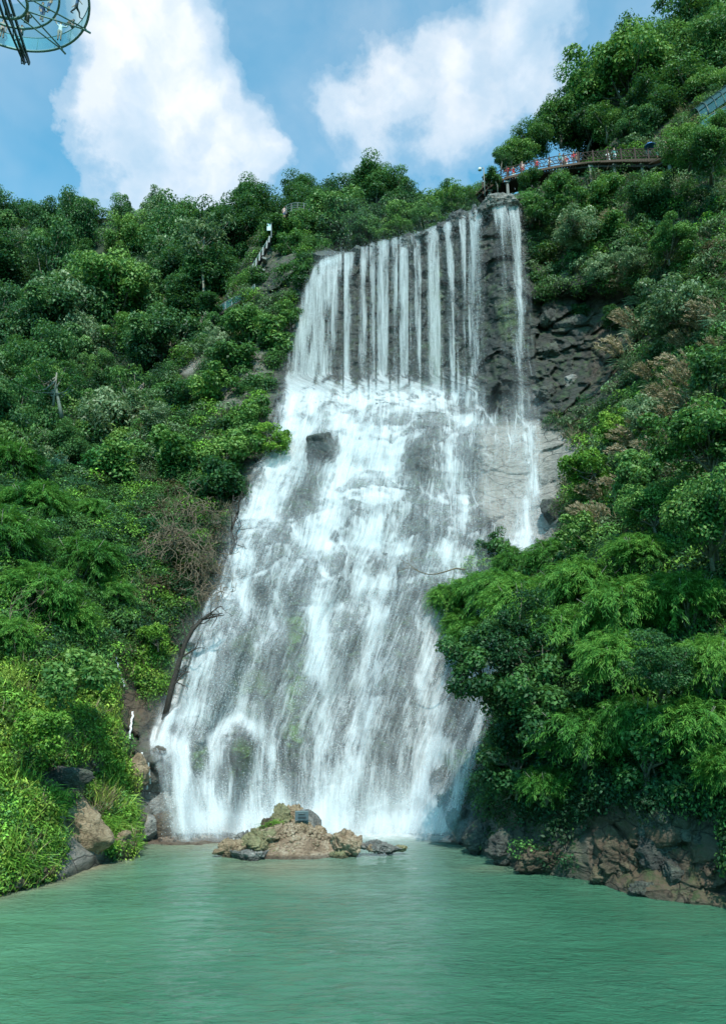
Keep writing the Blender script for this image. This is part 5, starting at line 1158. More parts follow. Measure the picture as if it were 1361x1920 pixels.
for (px, py, s, lab, Y) in [(507, 1545, .8, 'bright grass on the left flank of the islet peak', YI + 1.2), (526, 1590, .8, 'green tuft in the front of the islet', YI + .1), (514, 1538, .6, 'upper grass tuft on the islet peak', YI + 1.2), (540, 1600, .5, 'small green tuft at the front waterline of the islet', YI - .2), (500, 1553, .6, 'lowest grass of the left flank of the islet peak', YI + 1.0)]:
    o = tag(obj('grass_tuft', gg[rng.integers(3)]), lab, 'grass tuft'); o.location = tuple(at(px, py + 6, Y)); o.scale = (s, s, s * .8)
# big heart-shaped leaves on the left bank
def bigleaf(L):
    n = 14; th = np.linspace(0, 2 * PI, n, endpoint=False); r = 1 - 0.45 * np.cos(th); r[0] = 0.3
    v = np.stack([-np.cos(th) * r * L * .5 + L * .3, np.sin(th) * r * L * .45, -0.16 * L * np.abs(np.sin(th)) - 0.1 * L * (1 + np.cos(th - PI)) * .5], -1)
    v = np.concatenate([[[L * .25, 0, 0.02]], v]); f = np.array([[0, 1 + i, 1 + (i + 1) % n] for i in range(n)]); return v, f
vL, fL = bigleaf(0.55)
M['leaf_big'] = simple('leaf_big', (0.10, 0.30, 0.05), 0.35, var=0.35, scale=3)
for i, (px, py) in enumerate([(8, 1408), (25, 1440), (45, 1455), (12, 1455), (5, 1475), (35, 1475), (55, 1490), (22, 1495), (42, 1508), (10, 1435), (60, 1465), (30, 1425)]):
    Y = float(surf(px, py)) - .6
    r_ = empty('taro_plant', tuple(at(px, py + 14, Y + .2)), 'glossy heart-shaped leaf on a stalk at the left edge over the grass', 'leafy plant', 'big heart-shaped leaves at the left edge', rz=float(rng.uniform(-2.2, -.9)))
    b_ = MB(); b_.tube([(0, 0, -.3), (0.05, 0, .2), (0.12, 0, .42)], [.015, .013, .01], 5); b_.build('stalk', M['leaf_big'], r_)
    o = obj('leaf', mesh_np('leaf', vL, fL, M['leaf_big'], True), r_); o.location = (.1, 0, .42); o.rotation_euler = (float(rng.uniform(-.5, .5)), float(rng.uniform(.2, .8)), 0); s = rng.uniform(.7, 1.2); o.scale = (s, s, s)

# ------------------------------------------------------------------ dead trees and twigs
def branchy(mb, p, d, L, r, depth, wig=0.25, up=0.1, kids=3, shrink=.68):
    n = 6; pts_ = [np.array(p)]; dd_ = norml(np.array(d, float)); rs = [r]
    for i in range(n):
        dd_ = norml(dd_ + rng.normal(0, wig, 3) * np.array([1, .6, 1]) + np.array([0, 0, up])); pts_.append(pts_[-1] + dd_ * L / n); rs.append(max(0.006, r * (1 - .55 * (i + 1) / n)))
    mb.tube(pts_, rs, 5)
    if depth > 0:
        for k in range(kids):
            i = rng.integers(2, n + 1); nd = norml(dd_ + rng.normal(0, .75, 3) * np.array([1, .5, 1]))
            branchy(mb, pts_[i], nd, L * shrink * rng.uniform(.7, 1.1), rs[i] * .75, depth - 1, wig, up, kids, shrink)
def deadtree(px, py, Y, d, L, r, depth, label, mat='deadwood', kids=3, name='dead_tree', bend=None):
    root = empty(name, tuple(at(px, py, Y)), label, 'dead tree')
    b_ = MB()
    if bend:
        pts_ = [at(a, b, Y - .2) - at(px, py, Y) for a, b in bend]; n = len(pts_); b_.tube(pts_, [r * (1.15 - .6 * i / n) for i in range(n)], 7); b_.build('trunk', M[mat], root, True)
        b_ = MB()
        for i in range(1, n):
            for k in range(2 if i < n - 1 else 3): branchy(b_, pts_[i], norml(pts_[i] - pts_[i - 1]) + rng.normal(0, .5, 3) + np.array([.35, 0, .1]), L, r * .42, depth, kids=kids)
    else: branchy(b_, (0, 0, 0), d, L, r, depth, kids=kids)
    b_.build('branches', M[mat], root, True); return root
deadtree(312, 1345, 48.2, None, 1.5, .17, 1, 'long leaning dead trunk at the left edge of the lower fall', kids=2, bend=[(308, 1350), (322, 1290), (338, 1235), (348, 1205), (362, 1180), (378, 1162)])
deadtree(432, 1085, 54.5, None, 1.8, .13, 1, 'crooked dead tree reaching into the white water on the left', kids=2, bend=[(432, 1088), (428, 1050), (438, 1020), (434, 995), (444, 965)])
deadtree(392, 1160, 51.5, (0.8, 0, .7), 1.6, .06, 2, 'thin dead branch between the leaning trunk and the crooked tree', kids=2)
deadtree(872, 1068, 43.5, (-1, -.1, .2), 3.2, .05, 3, 'bare reddish branch reaching left over the fall from the bamboo', mat='twig', kids=2, name='bare_branch')
deadtree(505, 830, 60.2, (1, 0, .6), 1.6, .08, 2, 'dark twisted branch under the small leaning tree', kids=2, name='bare_branch')
deadtree(30, 1225, 39.0, (-.2, -.2, 1), 2.2, .04, 3, 'pale dry branch at the left edge below the bamboo', mat='twig', kids=3, name='bare_branch')
for i, (px, py, n_, L_, lab) in enumerate([(325, 1010, 90, 2.4, 'big tangle of brown dry twigs on the left wall'), (380, 1050, 50, 2.0, 'tangle of dry twigs beside the crooked dead tree'), (365, 955, 50, 1.9, 'upper tangle of dry twigs on the left wall'), (395, 1110, 40, 1.6, 'lowest tangle of dry twigs above the leaning trunk')]):
    b_ = MB(); Y = float(surf(px, py)) - 2.2
    for k in range(n_):
        p = rng.normal(0, .75, 3) * np.array([1, .4, .6]); branchy(b_, p, rng.normal(0, 1, 3) + np.array([.2, -.3, -.1]), L_ * rng.uniform(.5, 1.1), .034, 1, wig=.5, up=-.12, kids=2)
    o = b_.build('twig_tangle', M['twig'], None, True, tuple(at(px, py, Y))); tag(o, lab, 'dry twigs')

# thin trickles on the left bank
def trickle(pts_, w_, lab):
    P = [at(a, b, float(surf(a, b)) - .45) for a, b in pts_]; dense_ = []
    for a, b in zip(P[:-1], P[1:]):
        for q in np.linspace(0, 1, 8, endpoint=False): dense_.append(a + (b - a) * q + rng.normal(0, .03, 3))
    P = np.array(dense_ + [P[-1]]); vv = []; ff = []; base = 0
    for k in range(5):
        o_ = rng.normal(0, w_ * .4, 1); ww = 0.55 * w_ * (.25 + .35 * np.sin(np.arange(len(P)) * rng.uniform(.3, .8) + k) ** 2); n = len(P)
        vv += [P + np.stack([o_ - ww, 0 * ww - .02 * k, 0 * ww], -1), P + np.stack([o_ + ww, 0 * ww - .02 * k, 0 * ww], -1)]; i = np.arange(n - 1)
        ff.append(np.stack([base + i, base + i + 1, base + n + i + 1, base + n + i], -1)); base += 2 * n
    tag(obj('trickle', mesh_np('trickle', np.concatenate(vv), np.concatenate(ff), M['drops'])), lab, 'trickle')
trickle([(198, 1180), (201, 1205)], .05, 'short highest trickle on the left bank')
trickle([(217, 1228), (222, 1250), (230, 1270), (233, 1288)], .055, 'thin white trickle running down the left bank')
trickle([(250, 1335), (248, 1355), (244, 1385)], .08, 'lower trickle on the dark rock of the left bank')
trickle([(266, 1410), (272, 1440), (276, 1480)], .08, 'forked trickle left of the foot of the fall')
trickle([(279, 1430), (283, 1470)], .05, 'short side trickle near the foot of the fall')
# ------------------------------------------------------------------ people
SK = {}
def cloth(name, c): 
    if name not in SK: SK[name] = simple('cloth_' + name, c, 0.85, var=0.12, scale=20)
    return SK[name]
SK['skin'] = simple('skin', (0.45, 0.27, 0.18), 0.6, var=0.08); SK['hair'] = simple('hair', (0.02, 0.016, 0.014), 0.6, var=0.2)
POSES = {
 'stand': dict(lh=(-.24, .02, .86), rh=(.24, .02, .86), le=(-.27, 0, 1.12), re=(.27, 0, 1.12), lf=(-.10, -.05, .04), rf=(.10, -.05, .04), hip=(0, 0, .92), lean=0),
 'raised': dict(lh=(-.42, -.05, 1.95), rh=(.52, -.05, 1.62), le=(-.36, 0, 1.62), re=(.40, 0, 1.38), lf=(-.09, 0, .04), rf=(.12, -.02, .04), hip=(0, 0, .92), lean=0),
 'lean': dict(lh=(-.2, -.42, 1.05), rh=(.2, -.42, 1.05), le=(-.26, -.18, 1.12), re=(.26, -.18, 1.12), lf=(-.12, .02, .04), rf=(.12, .08, .04), hip=(0, .08, .90), lean=-.12),
 'walk': dict(lh=(-.24, -.25, .95), rh=(.24, .22, .92), le=(-.27, -.05, 1.13), re=(.27, .08, 1.13), lf=(-.10, .28, .06), rf=(.10, -.30, .05), hip=(0, 0, .89), lean=-.03),
 'sit': dict(lh=(-.2, -.32, .52), rh=(.2, -.32, .52), le=(-.28, -.1, .55), re=(.28, -.1, .55), lf=(-.12, -.62, .06), rf=(.12, -.60, .06), hip=(0, 0, .16), lean=0)}
def person_meshes(pose):
    p = POSES[pose]; hip = Vector(p['hip']); ln = p['lean']
    top = 0.53; ch = hip + Vector((0, ln, .36)); nk = hip + Vector((0, ln * 1.2, top)); hd = hip + Vector((0, ln * 1.5 - .01, top + .09)); ht = hip + Vector((0, ln * 1.6 - .01, top + .25))
    vs_, es, rs = [], [], []
    def v(co, r): vs_.append(tuple(co)); rs.append(r); return len(vs_) - 1
    a = v(hip, (.15, .12)); b = v(hip + Vector((0, ln * .3, .18)), (.13, .10)); c = v(ch, (.16, .11)); d = v(nk, (.06, .06)); e = v(hd + Vector((0, 0, .03)), (.082, .09)); f = v(ht, (.075, .085)); es += [(a, b), (b, c), (c, d), (d, e), (e, f)]
    for s, el, ha, ft in ((-1, p['le'], p['lh'], p['lf']), (1, p['re'], p['rh'], p['rf'])):
        sh = v(ch + Vector((s * .185, 0, .08)), (.058, .058)); e1 = v(Vector(el), (.042, .042)); w1 = v(Vector(ha), (.028, .032)); hn = v(Vector(ha) + (Vector(ha) - Vector(el)).normalized() * .13, (.02, .038)); es += [(c, sh), (sh, e1), (e1, w1), (w1, hn)]
        hj = v(hip + Vector((s * .10, 0, -.07)), (.095, .10)); f0 = Vector(ft); k0 = (hip + f0) / 2 + Vector((s * .03, -.06 if pose != 'sit' else -.06, .0 if pose != 'sit' else .36)); k = v(k0, (.062, .062)); an = v(f0 + Vector((0, .04, .04)), (.040, .042)); to = v(f0 + Vector((0, -.16, .0)), (.038, .028)); es += [(a, hj), (hj, k), (k, an), (an, to)]
    me = bpy.data.meshes.new('skeleton'); me.from_pydata(vs_, es, []); o = bpy.data.objects.new('skeleton', me); COL.objects.link(o)
    sk = o.modifiers.new('s', 'SKIN'); sk.use_smooth_shade = True; o.modifiers.new('u', 'SUBSURF').levels = 1
    for i, r in enumerate(rs): me.skin_vertices[0].data[i].radius = r
    me.skin_vertices[0].data[0].use_root = True
    dg = bpy.context.evaluated_depsgraph_get(); ev = o.evaluated_get(dg); body = bpy.data.meshes.new_from_object(ev)
    bpy.data.objects.remove(o)
    fc = np.array([q.center[:] for q in body.polygons]); mi = np.zeros(len(fc), np.int32)   # 0 shirt 1 trousers 2 skin
    hz = hip.z
    mi[fc[:, 2] < hz + .02] = 1; mi[(fc[:, 2] > nk.z)] = 2
    if pose == 'sit': mi[:] = 0; mi[fc[:, 1] < -.14] = 1; mi[fc[:, 2] > nk.z] = 2
    for ha in (p['lh'], p['rh']): mi[np.linalg.norm(fc - np.array(ha), axis=1) < .20] = 2
    if pose in ('stand', 'raised'): mi[fc[:, 2] < .42] = 2
    mi[fc[:, 2] < .075] = 3
    V0, Fc = ico(2); hv = V0 * np.array([.098, .108, .115]); hv = hv[:]; keep = (V0[Fc].mean(1)[:, 1] > -.25) | (V0[Fc].mean(1)[:, 2] > .35)
    hair = (hv + np.array(hd + Vector((0, .012, .09)))).astype(float), Fc[keep]
    fv, ff = [], []
    for (x, z, r_) in ((-.033, .075, .012), (.033, .075, .012), (0, .05, .016), (0, .015, .013)):   # eyes, nose, mouth
        a0, b0 = ico(1); fv.append(a0 * np.array([r_ * (2.2 if z < .02 else 1), r_ * .9, r_ * (.5 if z < .02 else 1.0)]) + np.array(hd + Vector((x, -.092, z)))); ff.append(b0 + len(a0) * (len(ff)))
    return body, mi, hair, (np.concatenate(fv), np.concatenate(ff))
PM = {k: person_meshes(k) for k in POSES}
def person(P, rz, pose, shirt, trousers, label, hgt=1.0, group=None, hair='hair'):
    body, mi, hr, fcx = PM[pose]
    root = empty('person', tuple(P), label, 'person', group, rz)
    me = body.copy(); me.materials.clear()
    for m_ in (cloth(*shirt), cloth(*trousers), SK['skin'], cloth('shoe', (.03, .03, .035))): me.materials.append(m_)
    me.polygons.foreach_set('material_index', mi)
    me.polygons.foreach_set('use_smooth', np.ones(len(mi), bool))
    root.scale = (hgt,) * 3
    obj('body', me, root); obj('hair', mesh_np('hair', hr[0], hr[1], SK['hair'], True), root); obj('face', mesh_np('face', fcx[0], fcx[1], cloth('feature', (.20, .09, .07)), True), root)
    return root

# ------------------------------------------------------------------ round glass platform over the left corner
M['steel_green'] = simple('steel_green', (0.20, 0.30, 0.26), 0.45, 0.2, var=0.15); M['steel_dark'] = simple('steel_dark', (0.045, 0.075, 0.065), 0.5, 0.3, var=0.2)
def glassmat(name, tint, a_):
    m, nt, out = newmat(name); t = NT(nt)
    tp = t.n('ShaderNodeBsdfTransparent'); tp.inputs[0].default_value = (*tint, 1); gl = t.n('ShaderNodeBsdfGlossy'); gl.inputs['Roughness'].default_value = .05; gl.inputs[0].default_value = (.8, .95, .95, 1)
    df = t.n('ShaderNodeBsdfDiffuse'); df.inputs[0].default_value = (.16, .34, .34, 1); m1_ = t.n('ShaderNodeMixShader'); m1_.inputs[0].default_value = .5; t.l(gl.outputs[0], m1_.inputs[1]); t.l(df.outputs[0], m1_.inputs[2])
    ms = t.n('ShaderNodeMixShader'); ms.inputs[0].default_value = a_; t.l(tp.outputs[0], ms.inputs[1]); t.l(m1_.outputs[0], ms.inputs[2]); t.l(ms.outputs[0], out.inputs[0]); return m
M['glass'] = glassmat('deck_glass', (.72, .90, .90), .12); M['glass_rail'] = glassmat('rail_glass', (.70, .90, .92), .30)
C0 = at(8, -30, 40.0); ZP = C0[2]
pf = empty('glass_platform', tuple(C0), 'round glass-floored viewing platform of green steel high above the pool', 'viewing platform')
def ring(R_, z, r_, seg=72): return [(R_ * math.cos(2 * PI * i / seg), R_ * math.sin(2 * PI * i / seg), z) for i in range(seg + 1)]
for R_, z, r_, nm in ((5.3, 0, .085, 'outer_ring'), (3.4, 0, .075, 'middle_ring'), (1.55, -1.15, .10, 'hub_ring')):
    b_ = MB(); b_.tube(ring(R_, z, r_), r_, 8, cap=False); b_.build(nm, M['steel_green'], pf, True)
A0 = math.radians(9)
for k in range(12):
    a = A0 + k * PI / 6; d = Vector((math.cos(a), math.sin(a), 0))
    b_ = MB(); b_.tube([d * 0.3 + Vector((0, 0, -.05)), d * 5.45 + Vector((0, 0, -.05))], .055, 6); b_.build('spoke', M['steel_green'], pf, True)
    b_ = MB(); b_.tube([d * 1.55 + Vector((0, 0, -1.15)), d * 5.35 + Vector((0, 0, -.12))], .05, 6); b_.tube([d * 5.2 + Vector((0, 0, -.15)), d * 5.75 + Vector((0, 0, -.15))], .075, 6); b_.build('strut', M['steel_green'], pf, True)
b_ = MB()
for sx_ in (-.16, .16):
    d = Vector((math.cos(math.radians(99)), math.sin(math.radians(99)), 0)); sd = Vector((-d.y, d.x, 0)) * sx_
    b_.beam(d * -24 + sd + Vector((0, 0, -.3)), d * 6.1 + sd + Vector((0, 0, -.3)), .10, .22); b_.beam(d * -24 + sd + Vector((0, 0, -1.5)), d * 1 + sd + Vector((0, 0, -1.5)), .10, .2); b_.beam(d * 1 + sd + Vector((0, 0, -1.5)), d * 6.0 + sd + Vector((0, 0, -.5)), .09, .16)
for k in range(-12, 3): b_.beam(d * k * 2 + Vector((0, 0, -.3)), d * (k * 2 + 1) + Vector((0, 0, -1.45)), .06, .06); b_.beam(d * (k * 2 + 1) + Vector((0, 0, -1.45)), d * (k * 2 + 2) + Vector((0, 0, -.3)), .06, .06)
b_.build('main_girder', M['steel_dark'], pf)
n = 72; vv = [(0, 0, .03)]; ff = []
for R_ in (1.5, 5.22): vv += [(R_ * math.cos(2 * PI * i / n), R_ * math.sin(2 * PI * i / n), .06) for i in range(n)]
fq = [[1 + i, 1 + (i + 1) % n, 1 + n + (i + 1) % n, 1 + n + i] for i in range(n)]
obj('glass_floor', mesh_np('glass_floor', vv, fq, M['glass']), pf)
vr = [(5.25 * math.cos(2 * PI * i / n), 5.25 * math.sin(2 * PI * i / n), z) for z in (.1, 1.1) for i in range(n)]
obj('glass_railing', mesh_np('glass_railing', vr, [[i, (i + 1) % n, n + (i + 1) % n, n + i] for i in range(n)], M['glass_rail']), pf)
b_ = MB(); b_.tube(ring(5.25, 1.14, .03), .03, 6, cap=False); b_.build('handrail', M['steel_green'], pf, True)
for k in range(24):
    a = k * PI / 12; b_ = MB(); b_.tube([(5.27 * math.cos(a), 5.27 * math.sin(a), .05), (5.27 * math.cos(a), 5.27 * math.sin(a), 1.12)], .018, 5); b_.build('railing_post', M['steel_green'], pf, True)
def onz(px, py, z):
    s = (960. - py) / F; dz = SP + s * CP; k = (z - H) / dz; return Vector(((px - 680.5) / F * k, (CP - s * SP) * k, z))
for (px, py, pose, sh, trs, lab, rz, hg) in [(111, 77, 'raised', ('white', (.75, .75, .75)), ('short', (.35, .30, .25)), 'person in a white top raising both arms near the platform rim', 0.3, .98),
    (77, 40, 'stand', ('navy', (.03, .06, .16)), ('jean', (.06, .10, .2)), 'person dressed in blue standing left of the platform middle', 1.2, .95), (50, 44, 'sit', ('black', (.03, .03, .035)), ('black', (.03, .03, .035)), 'person in black sitting on the glass floor', .5, 1.0),
    (142, 30, 'walk', ('jean', (.08, .16, .3)), ('black', (.03, .03, .035)), 'person walking along the right rim of the platform', 2.0, 1.05), (92, 24, 'stand', ('grey', (.55, .6, .6)), ('jean', (.06, .10, .2)), 'person in pale clothes at the top middle of the platform', -.6, .98),
    (137, 53, 'sit', ('pink', (.6, .35, .3)), ('brown', (.12, .08, .06)), 'person in a pinkish top crouching at the right rim', -1.0, .8), (3, 72, 'stand', ('pink', (.6, .35, .3)), ('black', (.03, .03, .035)), 'person in pink at the left edge of the picture on the platform', .8, .95), (40, 66, 'sit', ('rose', (.6, .4, .36)), ('grey', (.55, .6, .6)), 'person sitting behind the dark girder of the platform', .4, .9)]:
    P = onz(px, py, ZP + .07)
    person(P, rz, pose, sh, trs, lab, hg)

# ------------------------------------------------------------------ boardwalk on the right rim
M['wood'] = simple('wood', (0.085, 0.052, 0.034), 0.85, var=0.35, scale=8); M['wood_red'] = simple('wood_red', (0.06, 0.032, 0.026), 0.85, var=0.3, scale=8); M['wood_dark'] = simple('wood_dark', (0.035, 0.028, 0.024), 0.9); M['concrete'] = simple('concrete', (0.20, 0.20, 0.185), 0.9, var=0.2, scale=4)
bw = [(905, 362, 71), (925, 343, 70.2), (952, 332, 69.5), (990, 323, 68.8), (1040, 312, 68), (1090, 305, 67.4), (1140, 301, 66.2), (1190, 299, 64.6), (1242, 298, 62.8), (1275, 284, 61), (1310, 262, 59.5), (1345, 240, 58)]
bp = [V(*q) for q in bw]
bd = []                                      # evenly spaced points along the walk
tot = [0]
for a, b in zip(bp[:-1], bp[1:]): tot.append(tot[-1] + (b - a).length)
def walk(s):
    for i in range(len(bp) - 1):
        if s <= tot[i + 1] or i == len(bp) - 2: return bp[i].lerp(bp[i + 1], (s - tot[i]) / (tot[i + 1] - tot[i]))
L_ = tot[-1]
root = empty('boardwalk', tuple(bp[5]), 'wooden boardwalk with criss-cross log railing along the rim on the right', 'boardwalk')
off = root.location.copy()
def ch(mb, name, mat, r=root, sm=False): return mb.build(name, mat, r, sm)
b_ = MB(); N_ = 90
for i in range(N_):
    a = walk(L_ * i / N_) - off; b2 = walk(L_ * (i + 0.86) / N_) - off; b_.beam(a + Vector((0, 1.2, .0)), b2 + Vector((0, 1.2, .0)), 2.5, .07)
ch(b_, 'deck', M['wood'])
b_ = MB()
for i in range(24):
    a = walk(L_ * i / 24) - off; b2 = walk(L_ * (i + 1) / 24) - off; b_.beam(a + Vector((0, -.08, -.14)), b2 + Vector((0, -.08, -.14)), .12, .22)
ch(b_, 'edge_beam', M['wood'])
b_ = MB()
for i in range(24):
    a = walk(L_ * i / 24) - off; b2 = walk(L_ * (i + 1) / 24) - off; b_.beam(a + Vector((0, 1.3, -.28)), b2 + Vector((0, 1.3, -.28)), 2.0, .2)
ch(b_, 'underside', M['wood_dark'])
npst = 17
for i in range(npst + 1):
    p = walk(L_ * i / npst) - off; b_ = MB(); b_.tube([p + Vector((0, -.05, -.1)), p + Vector((0, -.05, 1.32))], [.085, .07], 7); ch(b_, 'railing_post', M['wood_red'])
for h_, nm in ((1.15, 'handrail'), (.28, 'lower_rail')):
    b_ = MB(); b_.tube([walk(L_ * i / 40) - off + Vector((0, -.05, h_ + .03 * math.sin(i * 2.1))) for i in range(41)], .045, 6); ch(b_, nm, M['wood_red'])
for i in range(npst):
    b_ = MB(); p, q = walk(L_ * i / npst) - off, walk(L_ * (i + 1) / npst) - off; e = q - p; y_ = Vector((0, -.05, 0))
    for (u0, z0, u1, z1) in ((0, .28, .35, 1.15), (.3, 1.15, .65, .28), (.55, .28, 1, 1.15), (0, 1.1, .4, .3), (.6, 1.1, 1, .3), (.2, .7, .8, .75)):
        m_ = Vector(((0), -.03, rng.uniform(-.06, .06)))
        b_.tube([p + e * u0 + y_ + Vector((0, 0, z0)), p + e * (u0 + u1) / 2 + y_ + m_ + Vector((0, 0, (z0 + z1) / 2)), p + e * u1 + y_ + Vector((0, 0, z1))], .028, 5)
    ch(b_, 'lattice', M['wood_red'])
for s_ in (.04, .12, .22, .34, .46, .56, .68, .80):
    p = walk(L_ * s_) - off; b_ = MB(); b_.tube([p + Vector((0, .3, -.3)), p + Vector((0.05, .3, -3.6))], [.16, .17], 8); b_.box(p + Vector((0, .3, -.42)), .5, .5, .22); ch(b_, 'support_pillar', M['concrete'])
red, wht, blk, jn, grn, gry = ('red', (.55, .04, .05)), ('white', (.75, .75, .75)), ('black', (.03, .03, .035)), ('jean', (.06, .10, .2)), ('teal', (.1, .3, .28)), ('grey', (.55, .6, .6))
for i, (px, pose, sh, tr_, lab) in enumerate([(916, 'walk', red, blk, 'person in red at the lower end of the boardwalk by the lamp post'), (954, 'lean', red, blk, 'person in red leaning on the rail at the left end of the boardwalk'), (966, 'lean', red, wht, 'person in a red top and white trousers beside the leaning one'), (981, 'stand', ('rose', (.6, .4, .36)), red, 'person in a pale top and red skirt on the boardwalk'),
    (1010, 'walk', red, blk, 'person in red behind the rail under the bright tree'), (1034, 'lean', wht, blk, 'person in white leaning on the boardwalk rail'), (1052, 'stand', grn, jn, 'person in green next to the white-dressed one'), (1060, 'stand', gry, blk, 'person in pale grey on the boardwalk'), (1066, 'walk', red, gry, 'person in a bright red shirt in the middle of the boardwalk'), (1078, 'stand', red, blk, 'short person in red near the tall railing post'), (1085, 'stand', ('brown', (.12, .08, .06)), blk, 'person in dark clothes standing tall at a railing post'),
    (1146, 'walk', wht, gry, 'person in white walking behind the middle of the rail'), (1155, 'walk', grn, wht, 'person in pale green behind the person in white'), (1220, 'stand', wht, blk, 'person holding the blue umbrella on the boardwalk'), (1240, 'stand', grn, blk, 'person in teal right of the blue umbrella'), (1255, 'lean', ('rose', (.45, .12, .12)), blk, 'person in dark red where the boardwalk bends'), (1264, 'raised', red, wht, 'person in bright red with raised arms at the bend'), (1270, 'stand', ('crimson', (.8, .02, .08)), red, 'person in crimson highest at the bend of the boardwalk')]):
    Y = np.interp(px, [q[0] for q in bw], [q[2] for q in bw]); py = np.interp(px, [q[0] for q in bw], [q[1] for q in bw])
    P = V(px, py, Y) + Vector((0, .35 + .25 * (i % 3), .06))
    person(P, float(rng.uniform(-.9, .9)), pose, sh, tr_, lab, 1.0)
P = V(1220, np.interp(1220, [q[0] for q in bw], [q[1] for q in bw]), 63.2) + Vector((0, .5, 0))
um = empty('umbrella', tuple(P + Vector((.25, 0, .9))), 'open blue umbrella held over a person on the boardwalk', 'umbrella')
b_ = MB(); b_.tube([(0, 0, 0), (0, 0, 1.25)], .015, 5); b_.build('shaft', M['steel_dark'], um)
uv = [(0, 0, 1.3)]; 
for r_, z_ in ((.25, 1.25), (.45, 1.13), (.58, .98)): uv += [(r_ * math.cos(2 * PI * i / 8), r_ * math.sin(2 * PI * i / 8), z_) for i in range(8)]
b_ = MB(); b_.add(uv, [(0, 1 + i, 1 + (i + 1) % 8) for i in range(8)] + [(1 + 8 * k + i, 9 + 8 * k + i, 9 + 8 * k + (i + 1) % 8, 1 + 8 * k + (i + 1) % 8) for k in range(2) for i in range(8)])
b_.build('canopy', cloth('umbrella_blue', (.06, .22, .55)), um, True)
# lamp post
lp = empty('lamp_post', tuple(V(908, 352, 69)), 'slim grey lamp post at the left end of the boardwalk', 'lamp post')
b_ = MB(); b_.tube([(0, 0, -1), (0, 0, 2.5)], .05, 8); b_.build('pole', M['concrete'], lp, True)
b_ = MB(); b_.tube([(0, 0, 2.35), (-.4, 0, 2.5)], .03, 6); b_.build('arm', M['concrete'], lp)
b_ = MB(); b_.tube([(-.4, 0, 2.1), (-.4, 0, 2.15), (-.4, 0, 2.4), (-.4, 0, 2.5)], [.10, .2, .16, .03], 10); b_.build('lantern', cloth('lantern', (.7, .7, .62)), lp, True)

# ------------------------------------------------------------------ glass canopy and railing at the right edge
cn = empty('glass_canopy', tuple(V(1330, 215, 58)), 'curved glass roof with dark ribs at the right edge', 'glass canopy')
c0 = cn.location.copy()
A_, B_ = V(1312, 226, 58.5) - c0, V(1420, 150, 55.0) - c0
for k in range(8):
    p = A_.lerp(B_, k / 7); pts_ = [p + Vector((0, 1.6 * (1 - math.cos(t_)) - 0.1, 2.3 * math.sin(t_))) for t_ in np.linspace(0, PI * .62, 9)]
    b_ = MB(); b_.tube(pts_, .07 if k % 3 == 1 else .035, 6); b_.build('rib', M['steel_dark'], cn, True)
b_ = MB()
for t_ in np.linspace(0, PI * .62, 5): o_ = Vector((0, 1.6 * (1 - math.cos(t_)) - .1, 2.3 * math.sin(t_))); b_.tube([A_ + o_, B_ + o_], .03, 5)
b_.build('purlins', M['steel_dark'], cn)
gv = []; T_ = np.linspace(0, PI * .62, 9)
for p in (A_, B_): gv += [tuple(p + Vector((0, 1.6 * (1 - math.cos(t_)) - .05, 2.26 * math.sin(t_)))) for t_ in T_]
obj('roof_glass', mesh_np('roof_glass', gv, [[i, i + 1, 10 + i, 9 + i] for i in range(8)], glassmat('canopy_glass', (.42, .55, .52), .30)), cn)
gr = empty('glass_balcony', tuple(V(1340, 250, 57)), 'grey walkway slab with teal glass railing below the curved glass roof', 'balcony')
g0 = gr.location.copy(); a_, c_ = V(1312, 252, 57.5) - g0, V(1430, 185, 54.5) - g0
b_ = MB(); b_.beam(a_ + Vector((0, .8, -.2)), c_ + Vector((0, .8, -.2)), 2.0, .35); b_.build('slab', M['wood_dark'], gr)
obj('glass_panel', mesh_np('glass_panel', [tuple(a_ + Vector((0, -.1, 0))), tuple(c_ + Vector((0, -.1, 0))), tuple(c_ + Vector((0, -.1, 1.25))), tuple(a_ + Vector((0, -.1, 1.25)))], [[0, 1, 2, 3]], M['glass_rail']), gr)
b_ = MB(); b_.tube([a_ + Vector((0, -.1, 1.3)), c_ + Vector((0, -.1, 1.3))], .05, 6); b_.build('handrail', M['concrete'], gr)
for k in range(5):
    p = a_.lerp(c_, k / 4) + Vector((0, -.13, 0)); b_ = MB(); b_.tube([p, p + Vector((0, 0, 1.3))], .04, 6); b_.build('railing_post', M['concrete'], gr)

# ------------------------------------------------------------------ glass stairway and lookout on the left spur
M['white_metal'] = simple('white_metal', (.17, .19, .19), 0.5, var=.12)
sw = empty('glass_stairway', tuple(V(490, 505, 76.8)), 'cliffside stairway with white railing posts on the rock pillar', 'stairway')
s0 = sw.location.copy()
def W(px, py, Y=76.8): return V(px, py, Y) - s0
pp_ = [((471, 517), (471, 502)), ((474, 510), (475, 495)), ((480, 500), (481, 485)), ((486.5, 489), (487.5, 474)), ((493, 479), (493.5, 464)), ((500, 466), (501, 452)), ((504.5, 455), (505.5, 443))]
for a, b in pp_:
    b_ = MB(); b_.beam(W(*a), W(*b), .13, .16); b_.build('railing_post', M['white_metal'], sw)
for (x0_, y0_, x1_, y1_) in ((481, 502, 497, 507), (470, 518, 487, 524), (492, 483, 500, 486)):
    b_ = MB(); b_.beam(W(x0_, y0_) + Vector((0, .5, 0)), W(x1_, y1_) + Vector((0, .5, 0)), 1.2, .22); b_.build('landing', M['concrete'], sw)
for a, b in (((487, 507), (494, 522)), ((478, 524), (486, 541)), ((480, 530), (475, 548)), ((487, 508), (497, 514))):
    b_ = MB(); b_.beam(W(*a), W(*b), .10, .10); b_.build('bracket', M['concrete'], sw)
